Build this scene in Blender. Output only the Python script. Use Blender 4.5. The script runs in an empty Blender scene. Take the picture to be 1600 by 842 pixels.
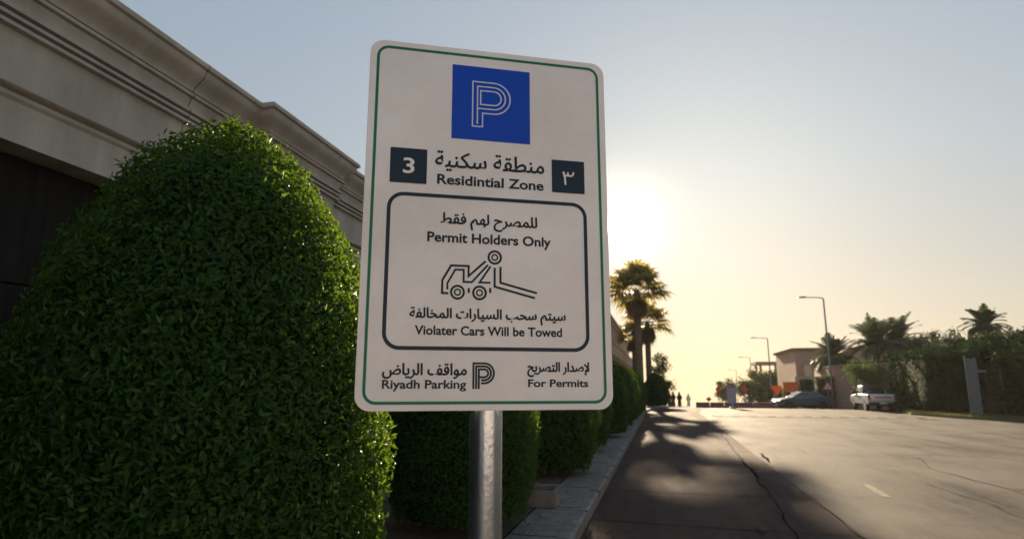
import bpy, bmesh, math, random, unicodedata
import numpy as np
from mathutils import Vector, Matrix
R = math.radians
C = bpy.context.scene.collection
scn = bpy.context.scene

# ------------------------------------------------------------------ camera, sky, sun, exposure
EYE = 1.65
cd = bpy.data.cameras.new('camera'); cam = bpy.data.objects.new('camera', cd); C.objects.link(cam)
cam.location = (0, 0, EYE)
cam.rotation_euler = (R(90 + 10.793), 0, R(13.354))
cd.sensor_width = 36; cd.lens = 960 / 1600 * 36
cd.clip_start = 0.05; cd.clip_end = 9000
cd.dof.use_dof = True; cd.dof.focus_distance = 1.75; cd.dof.aperture_fstop = 4.5
scn.camera = cam

SUN_AZ, SUN_EL = -3.2, 14.5          # degrees right of +Y, degrees up
sd = Vector((math.sin(R(SUN_AZ)) * math.cos(R(SUN_EL)), math.cos(R(SUN_AZ)) * math.cos(R(SUN_EL)), math.sin(R(SUN_EL))))
w = bpy.data.worlds.new('World'); scn.world = w; w.use_nodes = True
nt = w.node_tree; nt.nodes.clear()
def wn(t, **k):
    n = nt.nodes.new(t)
    for a, b in k.items(): setattr(n, a, b)
    return n
out = wn('ShaderNodeOutputWorld'); bg = wn('ShaderNodeBackground'); bg.inputs['Strength'].default_value = 0.116
sky = wn('ShaderNodeTexSky', sky_type='NISHITA'); sky.sun_disc = False
sky.sun_elevation = R(SUN_EL); sky.sun_rotation = R(-SUN_AZ)
sky.altitude = 600; sky.air_density = 1.0; sky.dust_density = 1.5; sky.ozone_density = 2.0
tc = wn('ShaderNodeTexCoord'); sep = wn('ShaderNodeSeparateXYZ'); comb = wn('ShaderNodeCombineXYZ')
mx = wn('ShaderNodeMath', operation='MAXIMUM'); mx.inputs[1].default_value = 0.015
L = nt.links.new
L(tc.outputs['Generated'], sep.inputs[0]); L(sep.outputs[0], comb.inputs[0]); L(sep.outputs[1], comb.inputs[1])
L(sep.outputs[2], mx.inputs[0]); L(mx.outputs[0], comb.inputs[2]); L(comb.outputs[0], sky.inputs['Vector'])
# the sun's own bright aureole in the dusty air
dot = wn('ShaderNodeVectorMath', operation='DOT_PRODUCT'); dot.inputs[1].default_value = sd
nrm = wn('ShaderNodeVectorMath', operation='NORMALIZE')
L(tc.outputs['Generated'], nrm.inputs[0]); L(nrm.outputs[0], dot.inputs[0])
def glow(power, amp):
    p = wn('ShaderNodeMath', operation='POWER'); p.inputs[1].default_value = power
    c = wn('ShaderNodeMath', operation='MAXIMUM'); c.inputs[1].default_value = 0.0
    m = wn('ShaderNodeMath', operation='MULTIPLY'); m.inputs[1].default_value = amp
    L(dot.outputs['Value'], c.inputs[0]); L(c.outputs[0], p.inputs[0]); L(p.outputs[0], m.inputs[0])
    return m
g1 = glow(14000, 220); g2 = glow(380, 2.2)
ad = wn('ShaderNodeMath', operation='ADD'); L(g1.outputs[0], ad.inputs[0]); L(g2.outputs[0], ad.inputs[1])
sc = wn('ShaderNodeVectorMath', operation='SCALE'); sc.inputs[0].default_value = (1.0, 0.86, 0.58); L(ad.outputs[0], sc.inputs['Scale'])
gm = wn('ShaderNodeGamma'); gm.inputs['Gamma'].default_value = 0.33; L(sky.outputs[0], gm.inputs['Color'])
# low warm dust layer of the late-afternoon sky
rp = wn('ShaderNodeValToRGB'); e = rp.color_ramp.elements
e[0].position = 0.0; e[0].color = (1.0, .83, .64, 1); e[1].position = .75; e[1].color = (.89, .99, 1.07, 1)
q = e.new(.12); q.color = (1.0, .91, .77, 1); q = e.new(.32); q.color = (.96, .99, .97, 1)
L(mx.outputs[0], rp.inputs[0])
ml = wn('ShaderNodeVectorMath', operation='MULTIPLY'); L(gm.outputs[0], ml.inputs[0]); L(rp.outputs[0], ml.inputs[1])
va = wn('ShaderNodeVectorMath', operation='ADD'); L(ml.outputs[0], va.inputs[0]); L(sc.outputs[0], va.inputs[1])
L(va.outputs[0], bg.inputs['Color']); L(bg.outputs[0], out.inputs['Surface'])

sl = bpy.data.lights.new('sun', 'SUN'); sun = bpy.data.objects.new('sun', sl); C.objects.link(sun)
sl.energy = 4.6; sl.angle = R(0.9); sl.color = (1.0, 0.78, 0.52)
sun.rotation_euler = (-sd).to_track_quat('-Z', 'Y').to_euler()
sun.location = (0, 0, 30)

scn.view_settings.view_transform = 'Standard'; scn.view_settings.look = 'None'
scn.view_settings.gamma = 1; scn.view_settings.use_curve_mapping = False
scn.view_settings.exposure = 1.55
scn.render.engine = 'CYCLES'
scn.cycles.use_denoising = True
scn.cycles.max_bounces = 8; scn.cycles.volume_bounces = 0; scn.cycles.transparent_max_bounces = 8
scn.cycles.sample_clamp_indirect = 4

# ------------------------------------------------------------------ helpers
rng = np.random.default_rng(7); random.seed(7)
def gz(y):                                   # the road runs level, then falls away beyond a crest
    return 0.0 if y < 46 else -0.03 * (y - 52) if y > 58 else -0.03 * (y - 46) ** 2 / 24
def kx(y):                                   # x of the left kerb face
    P = [(-60, 0.9), (3.4, 0.9), (4.4, 0.75), (5.2, -0.2), (5.9, -0.85), (6.4, -0.94), (41, -0.98), (44, -0.85), (48, -0.45), (52, 0.1), (56, 0.5), (75, 1.0), (100, 2.0), (200, 8.0), (420, 24)]
    for (a, xa), (b, xb) in zip(P, P[1:]):
        if y <= b: return xa + (xb - xa) * (y - a) / (b - a)
    return P[-1][1]

class MB:
    def __init__(s): s.v = []; s.f = []; s.m = []
    def face(s, pts, m=0):
        i = len(s.v); s.v += [tuple(p) for p in pts]; s.f.append(tuple(range(i, i + len(pts)))); s.m.append(m)
    def box(s, a, b, m=0, rz=0, piv=None):
        x0, y0, z0 = a; x1, y1, z1 = b
        P = [(x0,y0,z0),(x1,y0,z0),(x1,y1,z0),(x0,y1,z0),(x0,y0,z1),(x1,y0,z1),(x1,y1,z1),(x0,y1,z1)]
        if rz:
            px, py = piv or ((x0+x1)/2, (y0+y1)/2); c, n = math.cos(rz), math.sin(rz)
            P = [(px+(x-px)*c-(y-py)*n, py+(x-px)*n+(y-py)*c, z) for x, y, z in P]
        i = len(s.v); s.v += P
        for q in ((0,3,2,1),(4,5,6,7),(0,1,5,4),(1,2,6,5),(2,3,7,6),(3,0,4,7)):
            s.f.append(tuple(i+k for k in q)); s.m.append(m)
    def tube(s, pts, rad, n=8, m=0, cap=True):
        pts = [Vector(p) for p in pts]
        if not hasattr(rad, '__len__'): rad = [rad]*len(pts)
        i0 = len(s.v); ref = None
        for k, p in enumerate(pts):
            d = (pts[min(k+1, len(pts)-1)] - pts[max(k-1, 0)]).normalized()
            if ref is None:
                ref = Vector((1,0,0)) if abs(d.x) < .8 else Vector((0,1,0))
            u = (ref - d*ref.dot(d)).normalized(); ref = u; vv = d.cross(u)
            for j in range(n):
                a = 2*math.pi*j/n; s.v.append(tuple(p + (u*math.cos(a)+vv*math.sin(a))*rad[k]))
        for k in range(len(pts)-1):
            for j in range(n):
                a = i0+k*n+j; b = i0+k*n+(j+1) % n
                s.f.append((a, b, b+n, a+n)); s.m.append(m)
        if cap:
            s.f.append(tuple(i0+j for j in range(n))[::-1]); s.m.append(m)
            e = i0+(len(pts)-1)*n; s.f.append(tuple(e+j for j in range(n))); s.m.append(m)
    def lathe(s, prof, c=(0,0,0), n=16, m=0, axis='z'):
        i0 = len(s.v)
        for r, h in prof:
            for j in range(n):
                a = 2*math.pi*j/n; x, y = r*math.cos(a), r*math.sin(a)
                p = (x, y, h) if axis == 'z' else (x, h, y) if axis == 'y' else (h, x, y)
                s.v.append((c[0]+p[0], c[1]+p[1], c[2]+p[2]))
        for k in range(len(prof)-1):
            for j in range(n):
                a = i0+k*n+j; b = i0+k*n+(j+1) % n
                s.f.append((a, b, b+n, a+n)); s.m.append(m)
        for k in (0, len(prof)-1):
            if prof[k][0] > 1e-4: s.f.append(tuple(i0+k*n+j for j in range(n))); s.m.append(m)
    def prism(s, poly, a, b, m=0, plane='xz', ma=None):
        """poly (p,q) extruded along the third axis from a to b"""
        def P(p, q, t): return (p, t, q) if plane == 'xz' else (t, p, q) if plane == 'yz' else (p, q, t)
        n = len(poly); i = len(s.v)
        s.v += [P(p, q, a) for p, q in poly] + [P(p, q, b) for p, q in poly]
        s.f.append(tuple(range(i, i+n))[::-1]); s.m.append(m if ma is None else ma)
        s.f.append(tuple(range(i+n, i+2*n))); s.m.append(m if ma is None else ma)
        for k in range(n):
            s.f.append((i+k, i+(k+1) % n, i+n+(k+1) % n, i+n+k)); s.m.append(m)
    def sweep(s, path, prof, m=0, closed_ends=True):
        """path: plan polyline; prof: (out, z) pairs; outward is to the right of travel"""
        n = len(path); nr = []
        for k in range(n-1):
            d = Vector(path[k+1]) - Vector(path[k]); d.normalize(); nr.append(Vector((d.y, -d.x)))
        i0 = len(s.v); mlen = len(prof)
        for k in range(n):
            if k == 0: q = nr[0]
            elif k == n-1: q = nr[-1]
            else:
                q = nr[k-1] + nr[k]; q = q / (q.dot(nr[k]))
            for o, z in prof: s.v.append((path[k][0]+q.x*o, path[k][1]+q.y*o, z))
        for k in range(n-1):
            for j in range(mlen-1):
                a = i0+k*mlen+j; s.f.append((a, a+mlen, a+mlen+1, a+1)); s.m.append(m)
        if closed_ends:
            s.f.append(tuple(range(i0, i0+mlen))); s.m.append(m)
            s.f.append(tuple(range(i0+(n-1)*mlen, i0+n*mlen))[::-1]); s.m.append(m)
    def build(s, name, mats, parent=None, smooth=False, loc=None, bevel=0, fixn=True):
        me = bpy.data.meshes.new(name); me.from_pydata(s.v, [], s.f); me.update()
        mats = mats if isinstance(mats, (list, tuple)) else [mats]
        for q in mats: me.materials.append(q)
        me.polygons.foreach_set('material_index', s.m)
        if fixn or bevel:
            bm = bmesh.new(); bm.from_mesh(me)
            if smooth or bevel: bmesh.ops.remove_doubles(bm, verts=bm.verts, dist=1e-5)
            if fixn: bmesh.ops.recalc_face_normals(bm, faces=bm.faces)
            bm.to_mesh(me); bm.free()
        o = bpy.data.objects.new(name, me); C.objects.link(o)
        if smooth:
            me.polygons.foreach_set('use_smooth', [True]*len(me.polygons))
            me.set_sharp_from_angle(angle=R(40))
        if bevel:
            b = o.modifiers.new('bevel', 'BEVEL'); b.width = bevel; b.segments = 2; b.limit_method = 'ANGLE'; b.angle_limit = R(35)
        if parent: o.parent = parent
        if loc: o.location = loc
        return o

def tag(o, label=None, cat=None, group=None, kind=None):
    for k, v in (('label', label), ('category', cat), ('group', group), ('kind', kind)):
        if v: o[k] = v
    return o
def thing(name, label, cat, loc=(0,0,0), rz=0, group=None):
    o = bpy.data.objects.new(name, None); C.objects.link(o); o.empty_display_size = .2
    o.location = loc; o.rotation_euler = (0, 0, rz)
    return tag(o, label, cat, group)
def kids(o): return [c for c in bpy.data.objects if c.parent == o]
def copy_tree(o, parent=None):
    c = o.copy(); C.objects.link(c)
    if parent: c.parent = parent
    for k in kids(o): copy_tree(k, c)
    return c

# ---- materials
def mat(name, col, rough=.7, metal=0, spec=.4, var=None, scale=4, bump=0, bscale=60, coat=0, detail=6, stretch=None):
    """Principled; var = second colour mixed in by noise"""
    m = bpy.data.materials.new(name); m.use_nodes = True; t = m.node_tree; p = t.nodes['Principled BSDF']
    p.inputs['Roughness'].default_value = rough; p.inputs['Metallic'].default_value = metal
    p.inputs['Specular IOR Level'].default_value = spec; p.inputs['Coat Weight'].default_value = coat
    p.inputs['Base Color'].default_value = (*col, 1)
    co = t.nodes.new('ShaderNodeTexCoord'); src = co.outputs['Object']
    if stretch:
        mp = t.nodes.new('ShaderNodeMapping'); mp.inputs['Scale'].default_value = stretch; t.links.new(src, mp.inputs[0]); src = mp.outputs[0]
    if var:
        n = t.nodes.new('ShaderNodeTexNoise'); n.inputs['Scale'].default_value = scale; n.inputs['Detail'].default_value = detail; n.inputs['Roughness'].default_value = .65
        r = t.nodes.new('ShaderNodeValToRGB'); r.color_ramp.elements[0].position = .35; r.color_ramp.elements[1].position = .68
        r.color_ramp.elements[0].color = (*col, 1); r.color_ramp.elements[1].color = (*var, 1)
        t.links.new(src, n.inputs['Vector']); t.links.new(n.outputs['Fac'], r.inputs[0]); t.links.new(r.outputs[0], p.inputs['Base Color'])
    if bump:
        n = t.nodes.new('ShaderNodeTexNoise'); n.inputs['Scale'].default_value = bscale; n.inputs['Detail'].default_value = 4
        b = t.nodes.new('ShaderNodeBump'); b.inputs['Strength'].default_value = bump; b.inputs['Distance'].default_value = .02
        t.links.new(src, n.inputs['Vector']); t.links.new(n.outputs['Fac'], b.inputs['Height']); t.links.new(b.outputs[0], p.inputs['Normal'])
    return m
def leafmat(name, dark, light, transl=.35, tcol=None, rough=.42, spec=.35, dead=False):
    m = bpy.data.materials.new(name); m.use_nodes = True; t = m.node_tree; p = t.nodes['Principled BSDF']
    p.inputs['Roughness'].default_value = rough; p.inputs['Specular IOR Level'].default_value = spec
    a = t.nodes.new('ShaderNodeAttribute'); a.attribute_name = 'rnd'
    r = t.nodes.new('ShaderNodeValToRGB'); e = r.color_ramp.elements
    e[0].color = (*dark, 1); e[1].color = (*light, 1); e[0].position = .1; e[1].position = .86
    if dead:
        q = e.new(.93); q.color = (light[0]*2.6, light[1]*1.5, light[2]*1.3, 1); q = e.new(.975); q.color = (.13, .075, .03, 1)
    t.links.new(a.outputs['Fac'], r.inputs[0]); t.links.new(r.outputs[0], p.inputs['Base Color'])
    tr = t.nodes.new('ShaderNodeBsdfTranslucent'); mxs = t.nodes.new('ShaderNodeMixShader'); mxs.inputs[0].default_value = transl
    mm = t.nodes.new('ShaderNodeMixRGB'); mm.blend_type = 'MIX'; mm.inputs[0].default_value = .6; mm.inputs[2].default_value = (*(tcol or (light[0]*2.2, light[1]*2, light[2])), 1)
    t.links.new(r.outputs[0], mm.inputs[1]); t.links.new(mm.outputs[0], tr.inputs['Color'])
    t.links.new(p.outputs[0], mxs.inputs[1]); t.links.new(tr.outputs[0], mxs.inputs[2])
    t.links.new(mxs.outputs[0], t.nodes['Material Output'].inputs['Surface'])
    return m

def road_mat(name, dark, light, rough, spec):
    m = bpy.data.materials.new(name); m.use_nodes = True; t = m.node_tree; p = t.nodes['Principled BSDF']; N = t.nodes.new; K = t.links.new
    p.inputs['Specular IOR Level'].default_value = spec
    co = N('ShaderNodeTexCoord')
    def noise(sc_, st_, det=8, ro=.65):
        mp = N('ShaderNodeMapping'); mp.inputs['Scale'].default_value = st_; n = N('ShaderNodeTexNoise')
        n.inputs['Scale'].default_value = sc_; n.inputs['Detail'].default_value = det; n.inputs['Roughness'].default_value = ro
        K(co.outputs['Object'], mp.inputs[0]); K(mp.outputs[0], n.inputs['Vector']); return n.outputs['Fac']
    def mixf(a, b, f):
        q = N('ShaderNodeMix'); q.inputs['Factor'].default_value = f; K(a, q.inputs['A']); K(b, q.inputs['B']); return q.outputs['Result']
    streak = noise(1.6, (1, .07, 1)); blot = noise(.55, (1, .6, 1)); grain = noise(38, (1, 1, 1), 4, .85); pat = noise(7, (1, .5, 1), 6, .7)
    f = mixf(mixf(streak, blot, .45), mixf(grain, pat, .45), .42)
    r_ = N('ShaderNodeValToRGB'); r_.color_ramp.elements[0].position = .41; r_.color_ramp.elements[1].position = .60
    r_.color_ramp.elements[0].color = (*dark, 1); r_.color_ramp.elements[1].color = (*light, 1)
    K(f, r_.inputs[0]); K(r_.outputs[0], p.inputs['Base Color'])
    mr = N('ShaderNodeMapRange'); mr.inputs['From Min'].default_value = .35; mr.inputs['From Max'].default_value = .65
    mr.inputs['To Min'].default_value = rough-.12; mr.inputs['To Max'].default_value = min(1, rough+.14)
    sr = N('ShaderNodeMapRange'); sr.inputs['From Min'].default_value = .40; sr.inputs['From Max'].default_value = .62
    sr.inputs['To Min'].default_value = 0.02; sr.inputs['To Max'].default_value = spec*2.1; K(f, sr.inputs['Value']); K(sr.outputs['Result'], p.inputs['Specular IOR Level'])
    K(mixf(streak, pat, .5), mr.inputs['Value']); K(mr.outputs['Result'], p.inputs['Roughness'])
    b = N('ShaderNodeBump'); b.inputs['Strength'].default_value = .75; b.inputs['Distance'].default_value = .012
    K(mixf(noise(110, (1, 1, 1), 3, .7), pat, .35), b.inputs['Height']); K(b.outputs[0], p.inputs['Normal'])
    return m
# ---- leaf clouds in numpy
def leaves(pos, nrm, ln, wd, fold=.25, jit=.6, up=.3):
    """kite leaves at pos; nrm = outward; returns verts, tris, rnd per tri"""
    n = len(pos)
    N = nrm + rng.normal(0, jit, (n, 3)); N /= np.linalg.norm(N, axis=1)[:, None]
    A = rng.normal(0, 1, (n, 3)) + nrm*.6 + np.array([0, 0, up]); A -= N*(A*N).sum(1)[:, None]; A /= np.linalg.norm(A, axis=1)[:, None] + 1e-9
    B = np.cross(N, A)
    l = ln*rng.uniform(.65, 1.3, (n, 1)); wv = wd*rng.uniform(.7, 1.2, (n, 1))
    b = pos - A*l*.4; tip = pos + A*l*.6 - N*l*.12
    le = pos + B*wv*.5 + N*wv*fold; ri = pos - B*wv*.5 + N*wv*fold
    V = np.stack([b, le, tip, ri], 1).reshape(-1, 3)
    k = np.arange(n)[:, None]*4
    T = np.stack([k+[[0, 2, 1]], k+[[0, 3, 2]]], 1).reshape(-1, 3)
    rv = np.repeat(np.clip(rng.beta(2, 2.6, n), 0, 1), 2)
    return V, T, rv
def npmesh(name, chunks, mats, parent=None, smooth_idx=()):
    """chunks: (V, T, rnd, material index)"""
    Vs, Ts, Rs, Ms, off = [], [], [], [], 0
    for V, T, r, mi in chunks:
        Vs.append(V); Ts.append(T+off); Rs.append(r); Ms.append(np.full(len(T), mi)); off += len(V)
    V = np.concatenate(Vs).astype(np.float32); T = np.concatenate(Ts).astype(np.int32)
    me = bpy.data.meshes.new(name); nf = len(T)
    me.vertices.add(len(V)); me.vertices.foreach_set('co', V.ravel())
    me.loops.add(nf*3); me.loops.foreach_set('vertex_index', T.ravel())
    me.polygons.add(nf); me.polygons.foreach_set('loop_start', np.arange(0, nf*3, 3, dtype=np.int32))
    for q in (mats if isinstance(mats, (list, tuple)) else [mats]): me.materials.append(q)
    me.polygons.foreach_set('material_index', np.concatenate(Ms).astype(np.int32))
    me.update(calc_edges=True); me.validate()
    at = me.attributes.new('rnd', 'FLOAT', 'FACE'); at.data.foreach_set('value', np.concatenate(Rs).astype(np.float32))
    o = bpy.data.objects.new(name, me); C.objects.link(o)
    if parent: o.parent = parent
    return o
def lathe_np(prof, n=28, wob=0):
    V = []; T = []
    for k, (r, h) in enumerate(prof):
        for j in range(n):
            a = 2*math.pi*j/n; rr = r*(1+wob*math.sin(3*a+k))
            V.append((rr*math.cos(a), rr*math.sin(a), h))
    for k in range(len(prof)-1):
        for j in range(n):
            a = k*n+j; b = k*n+(j+1) % n
            T += [(a, b, b+n), (a, b+n, a+n)]
    return np.array(V, float), np.array(T), np.full(len(T), .1)

# ------------------------------------------------------------------ materials
M = {}
M['asphalt'] = road_mat('asphalt', (.022, .021, .021), (.082, .066, .055), .82, .14)
M['lane'] = road_mat('lane_concrete', (.020, .018, .021), (.086, .052, .042), .9, .075)
M['crack'] = mat('crack_tar', (.014, .013, .013), 1, spec=0)
M['wornpaint'] = mat('worn_paint', (.34, .28, .17), .8, spec=.1, var=(.06, .05, .045), scale=11)
M['kerb'] = mat('kerb_concrete', (.11, .104, .10), .9, spec=.15, var=(.20, .188, .18), scale=5, bump=.3)
M['paving'] = mat('paving', (.12, .112, .108), .95, spec=.1, var=(.21, .195, .185), scale=6, bump=.3)
M['soil'] = mat('sand_ground', (.22, .175, .125), .95, var=(.30, .245, .18), scale=1.2, bump=.3, bscale=20)
M['bed'] = mat('planting_soil', (.045, .035, .026), .95, var=(.08, .06, .042), scale=14, bump=.5, bscale=40)
M['stone'] = mat('cream_stone', (.27, .26, .245), .8, spec=.2, var=(.40, .38, .355), scale=1.8, bump=.15, bscale=70, detail=10, stretch=(1, 1.6, .55))
M['darkpanel'] = mat('dark_timber', (.004, .004, .004), .75, spec=.15, var=(.014, .013, .013), scale=3, bump=.4, bscale=12, stretch=(3, 3, .35))
M['pinkwall'] = mat('pink_render', (.42, .27, .20), .85, var=(.36, .235, .18), scale=.8, bump=.2)
M['villa'] = mat('villa_render', (.47, .31, .225), .85, var=(.42, .275, .20), scale=.6, bump=.15)
M['villa_pale'] = mat('villa_render_pale', (.52, .40, .30), .85, var=(.47, .36, .27), scale=.7, bump=.15)
M['roof'] = mat('roof_slab', (.30, .25, .21), .8)
M['bounce_stone'] = mat('pale_bounce_stone', (.58, .515, .50), .85, var=(.53, .47, .455), scale=.7)  # pale colour tuned to bounce sun from the added house
M['glass'] = mat('window_glass', (.03, .04, .05), .08, spec=.8)
M['galv'] = mat('galvanised_steel', (.38, .46, .58), .24, metal=.95, var=(.52, .57, .64), scale=26, bump=.05, bscale=140, stretch=(1, 1, .5))
M['steel'] = mat('grey_steel', (.30, .31, .32), .5, metal=.6)
M['wood_grey'] = mat('weathered_grey_timber', (.13, .14, .15), .85, spec=.2, var=(.20, .21, .22), scale=8, stretch=(4, 4, .5))
M['lampgrey'] = mat('lamp_pole', (.26, .25, .24), .55, metal=.4)
M['white'] = mat('sign_white', (.82, .82, .83), .42, spec=.5, var=(.70, .69, .69), scale=4, bump=.05, bscale=900, detail=9)
M['alu'] = mat('sign_back_aluminium', (.55, .56, .57), .4, metal=.8)
M['green'] = mat('sign_green', (.002, .17, .11), .4, spec=.2)
M['blue'] = mat('sign_blue', (.002, .062, .50), .4, spec=.2)
M['navy'] = mat('sign_navy', (.008, .028, .052), .4, spec=.2)
M['ink'] = mat('sign_ink', (.010, .024, .042), .45, spec=.2)
M['linework'] = mat('sign_linework', (.55, .62, .80), .4)
M['leaf_hedge'] = leafmat('hedge_leaf', (.005, .025, .005), (.024, .086, .012), .33, (.26, .42, .02), rough=.5, spec=.22, dead=True)
M['leaf_dark'] = leafmat('dark_hedge_leaf', (.012, .030, .010), (.036, .072, .024), .16, (.06, .12, .03), rough=.7, spec=.12)
M['leaf_olive'] = leafmat('olive_leaf', (.030, .055, .020), (.070, .110, .042), .25, (.14, .19, .05), rough=.55, spec=.25)
M['leaf_light'] = leafmat('light_leaf', (.040, .085, .020), (.085, .155, .040), .3, (.17, .25, .05), rough=.6, spec=.2)
M['leaf_palm'] = leafmat('palm_leaf', (.045, .055, .020), (.095, .105, .040), .5, (.50, .38, .09), rough=.45)
M['leaf_date'] = leafmat('date_palm_leaf', (.028, .050, .030), (.065, .095, .052), .2, (.10, .14, .05), rough=.5)
M['thatch'] = leafmat('dead_frond', (.10, .070, .040), (.19, .135, .08), .3, (.30, .20, .09), rough=.8)
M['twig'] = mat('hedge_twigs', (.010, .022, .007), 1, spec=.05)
M['bark'] = mat('bark', (.095, .072, .052), .9, var=(.15, .115, .085), scale=9, bump=.6, bscale=25)
M['palmbark'] = mat('palm_bark', (.12, .088, .060), .9, var=(.20, .15, .105), scale=7, bump=.7, bscale=18, stretch=(1, 1, 3))
M['grass'] = leafmat('verge_grass', (.07, .085, .028), (.15, .15, .055), .3, (.3, .3, .08), rough=.7)
M['turf'] = mat('verge_turf', (.085, .085, .035), .95, var=(.15, .135, .065), scale=3, bump=.5, bscale=30)
M['canopy'] = mat('shade_cloth', (.007, .011, .009), 1, spec=.05, var=(.013, .018, .014), scale=6)
M['orange'] = mat('orange_board', (.75, .17, .018), .5)
M['redor'] = mat('red_orange_board', (.62, .085, .025), .5)
M['maroon'] = mat('maroon_plastic', (.17, .06, .065), .6)
M['lilac'] = mat('pale_panel', (.40, .36, .45), .6)
M['greycap'] = mat('grey_panel_cap', (.22, .20, .25), .5)
M['tyre'] = mat('tyre_rubber', (.016, .016, .017), .85)
M['rim'] = mat('alloy_rim', (.50, .50, .52), .3, metal=.9)
M['carblue'] = mat('slate_car_paint', (.065, .115, .165), .3, metal=.25, coat=.8)
M['carwhite'] = mat('white_car_paint', (.70, .68, .66), .3, coat=.7)
M['carglass'] = mat('car_glass', (.012, .016, .022), .05, spec=.9)
M['black'] = mat('black_plastic', (.018, .018, .019), .55)
M['taillight'] = mat('tail_lamp', (.38, .012, .012), .25, spec=.6)
M['headlight'] = mat('head_lamp', (.62, .63, .62), .12, spec=.8)
M['redband'] = mat('red_band', (.45, .03, .03), .5)
M['cloth_dark'] = mat('dark_cloth', (.022, .022, .028), .9)
M['cloth_white'] = mat('white_cloth', (.70, .68, .64), .9)
M['skin'] = mat('skin', (.30, .17, .11), .6)
M['pebble'] = mat('pebble', (.07, .06, .055), .9, bump=.4)

# ------------------------------------------------------------------ ground, road, kerb, sidewalk
def strip(mb, ys, xl, xr, zoff, m=0, nx=1):
    i0 = len(mb.v)
    for y in ys:
        a, b = xl(y), xr(y)
        for k in range(nx+1): mb.v.append((a+(b-a)*k/nx, y, gz(y)+zoff))
    for r_ in range(len(ys)-1):
        for k in range(nx):
            a = i0+r_*(nx+1)+k; mb.f.append((a, a+1, a+nx+2, a+nx+1)); mb.m.append(m)
YS = [-60, -20, 0, 3.4, 3.8, 4.1, 4.4, 4.8, 5.2, 5.5, 5.9, 6.4, 8, 12, 20, 30, 41, 44, 46, 47, 48, 49, 50, 51, 52, 53, 54, 55, 56, 57, 58, 60, 65, 75, 87, 100, 125, 150, 200, 300, 420]
mb = MB(); strip(mb, [-400, -60, 0, 40, 46, 48, 50, 52, 54, 56, 58, 80, 150, 420, 1200, 3500], lambda y: -2200, lambda y: 2200, -.06)
tag(mb.build('ground', M['soil']), kind='structure')
mb = MB(); strip(mb, YS, lambda y: kx(y)+.001, lambda y: 46, 0, 0)
# worn yellow edge line, cracks, tar patch: a few millimetres above the asphalt
def ribbon(mb, pts, wd, z, m, jit=0):
    for (x0, y0), (x1, y1) in zip(pts, pts[1:]):
        d = Vector((x1-x0, y1-y0)); n = Vector((d.y, -d.x)).normalized()
        n_ = max(1, int(d.length/.35)) if jit else 1
        pr = None
        for k in range(n_+1):
            t = k/n_; wv = wd*(1+random.uniform(-jit, jit)*.7)/2; o = random.uniform(-jit, jit)*.04
            c = Vector((x0, y0))+d*t+n*o
            cur = ((c.x-n.x*wv, c.y-n.y*wv, gz(c.y)+z), (c.x+n.x*wv, c.y+n.y*wv, gz(c.y)+z))
            if pr: mb.face([pr[0], pr[1], cur[1], cur[0]], m)
            pr = cur
ribbon(mb, [(3.30, 10.9), (3.36, 12.2)], .12, .004, 1, .35)
ribbon(mb, [(3.44, 13.4), (3.50, 15.0)], .022, .004, 1, .95)
ribbon(mb, [(3.54, 16.2), (3.66, 21)], .026, .004, 1, .95)
ribbon(mb, [(3.68, 22), (3.8, 30)], .024, .004, 1, .95)
for pts, wv in (([(5.2, 9.5), (5.5, 12), (5.3, 14.6), (5.9, 17)], .016), ([(5.5, 12), (6.6, 12.9), (7.1, 14.4)], .012), ([(7.9, 18), (8.1, 23), (7.8, 27.5)], .02), ([(4.3, 8.2), (4.5, 10.4), (4.4, 12.6)], .012),
                ([(9.2, 13.5), (9.6, 17.5), (9.4, 21)], .018), ([(3.9, 17), (6.2, 17.6), (8.0, 17.3)], .014)): ribbon(mb, pts, wv, .004, 2, .9)
tag(mb.build('road', [M['asphalt'], M['wornpaint'], M['crack']]), kind='structure')
mb = MB()
strip(mb, YS, lambda y: kx(y)+.002, lambda y: max(2.12+max(0, y-8)*.007+max(0, kx(y)+.98)*.9, kx(y)+.6), .004, 0)
for y in (8.2, 10.6, 13.4, 17.5, 22.5, 29):
    ribbon(mb, [(-.9, y), (.6, y-.12), (2.1, y-.2)], .022, .008, 1, .5)
ribbon(mb, [(1.35, 7.2), (1.5, 9.24), (1.60, 11.4)], .016, .008, 1, .8)
ribbon(mb, [(1.60, 11.4), (1.64, 12.4), (1.72, 13.6), (1.73, 15.2)], .05, .009, 1, .9)
ribbon(mb, [(1.73, 15.2), (1.9, 19.5), (2.04, 24.9), (1.95, 30), (1.8, 40)], .015, .008, 1, .8)
ribbon(mb, [(2.30, 15.2), (2.38, 17.0)], .045, .012, 1, .8)
ribbon(mb, [(2.10, 7), (2.14, 12)], .009, .012, 1, .8); ribbon(mb, [(2.2, 20), (2.26, 30)], .010, .012, 1, .8)
tag(mb.build('parking_lane', [M['lane'], M['crack']]), kind='structure')
mb = MB()
ys = [y for y in YS if y <= 200]
for (a0, b0, z0), (a1, b1, z1) in (((0, 0, -.05), (0, 0, .13)), ((0, 0, .13), (-.03, 0, .15)), ((-.03, 0, .15), (-.15, 0, .152))):
    i0 = len(mb.v)
    for y in ys: mb.v += [(kx(y)+a0, y, gz(y)+z0), (kx(y)+a1, y, gz(y)+z1)]
    for k in range(len(ys)-1):
        a = i0+2*k; mb.f.append((a, a+2, a+3, a+1)); mb.m.append(0)
y = 5.0
while y < 44:                                    # joints between kerb stones
    ribbon2 = [(kx(y)-.18, y), (kx(y), y)]
    mb.box((kx(y)-.151, y-.003, .1), (kx(y)+.001, y+.003, .1535), 1); y += 1.5
tag(mb.build('kerb', [M['kerb'], M['crack']]), kind='structure')
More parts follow.
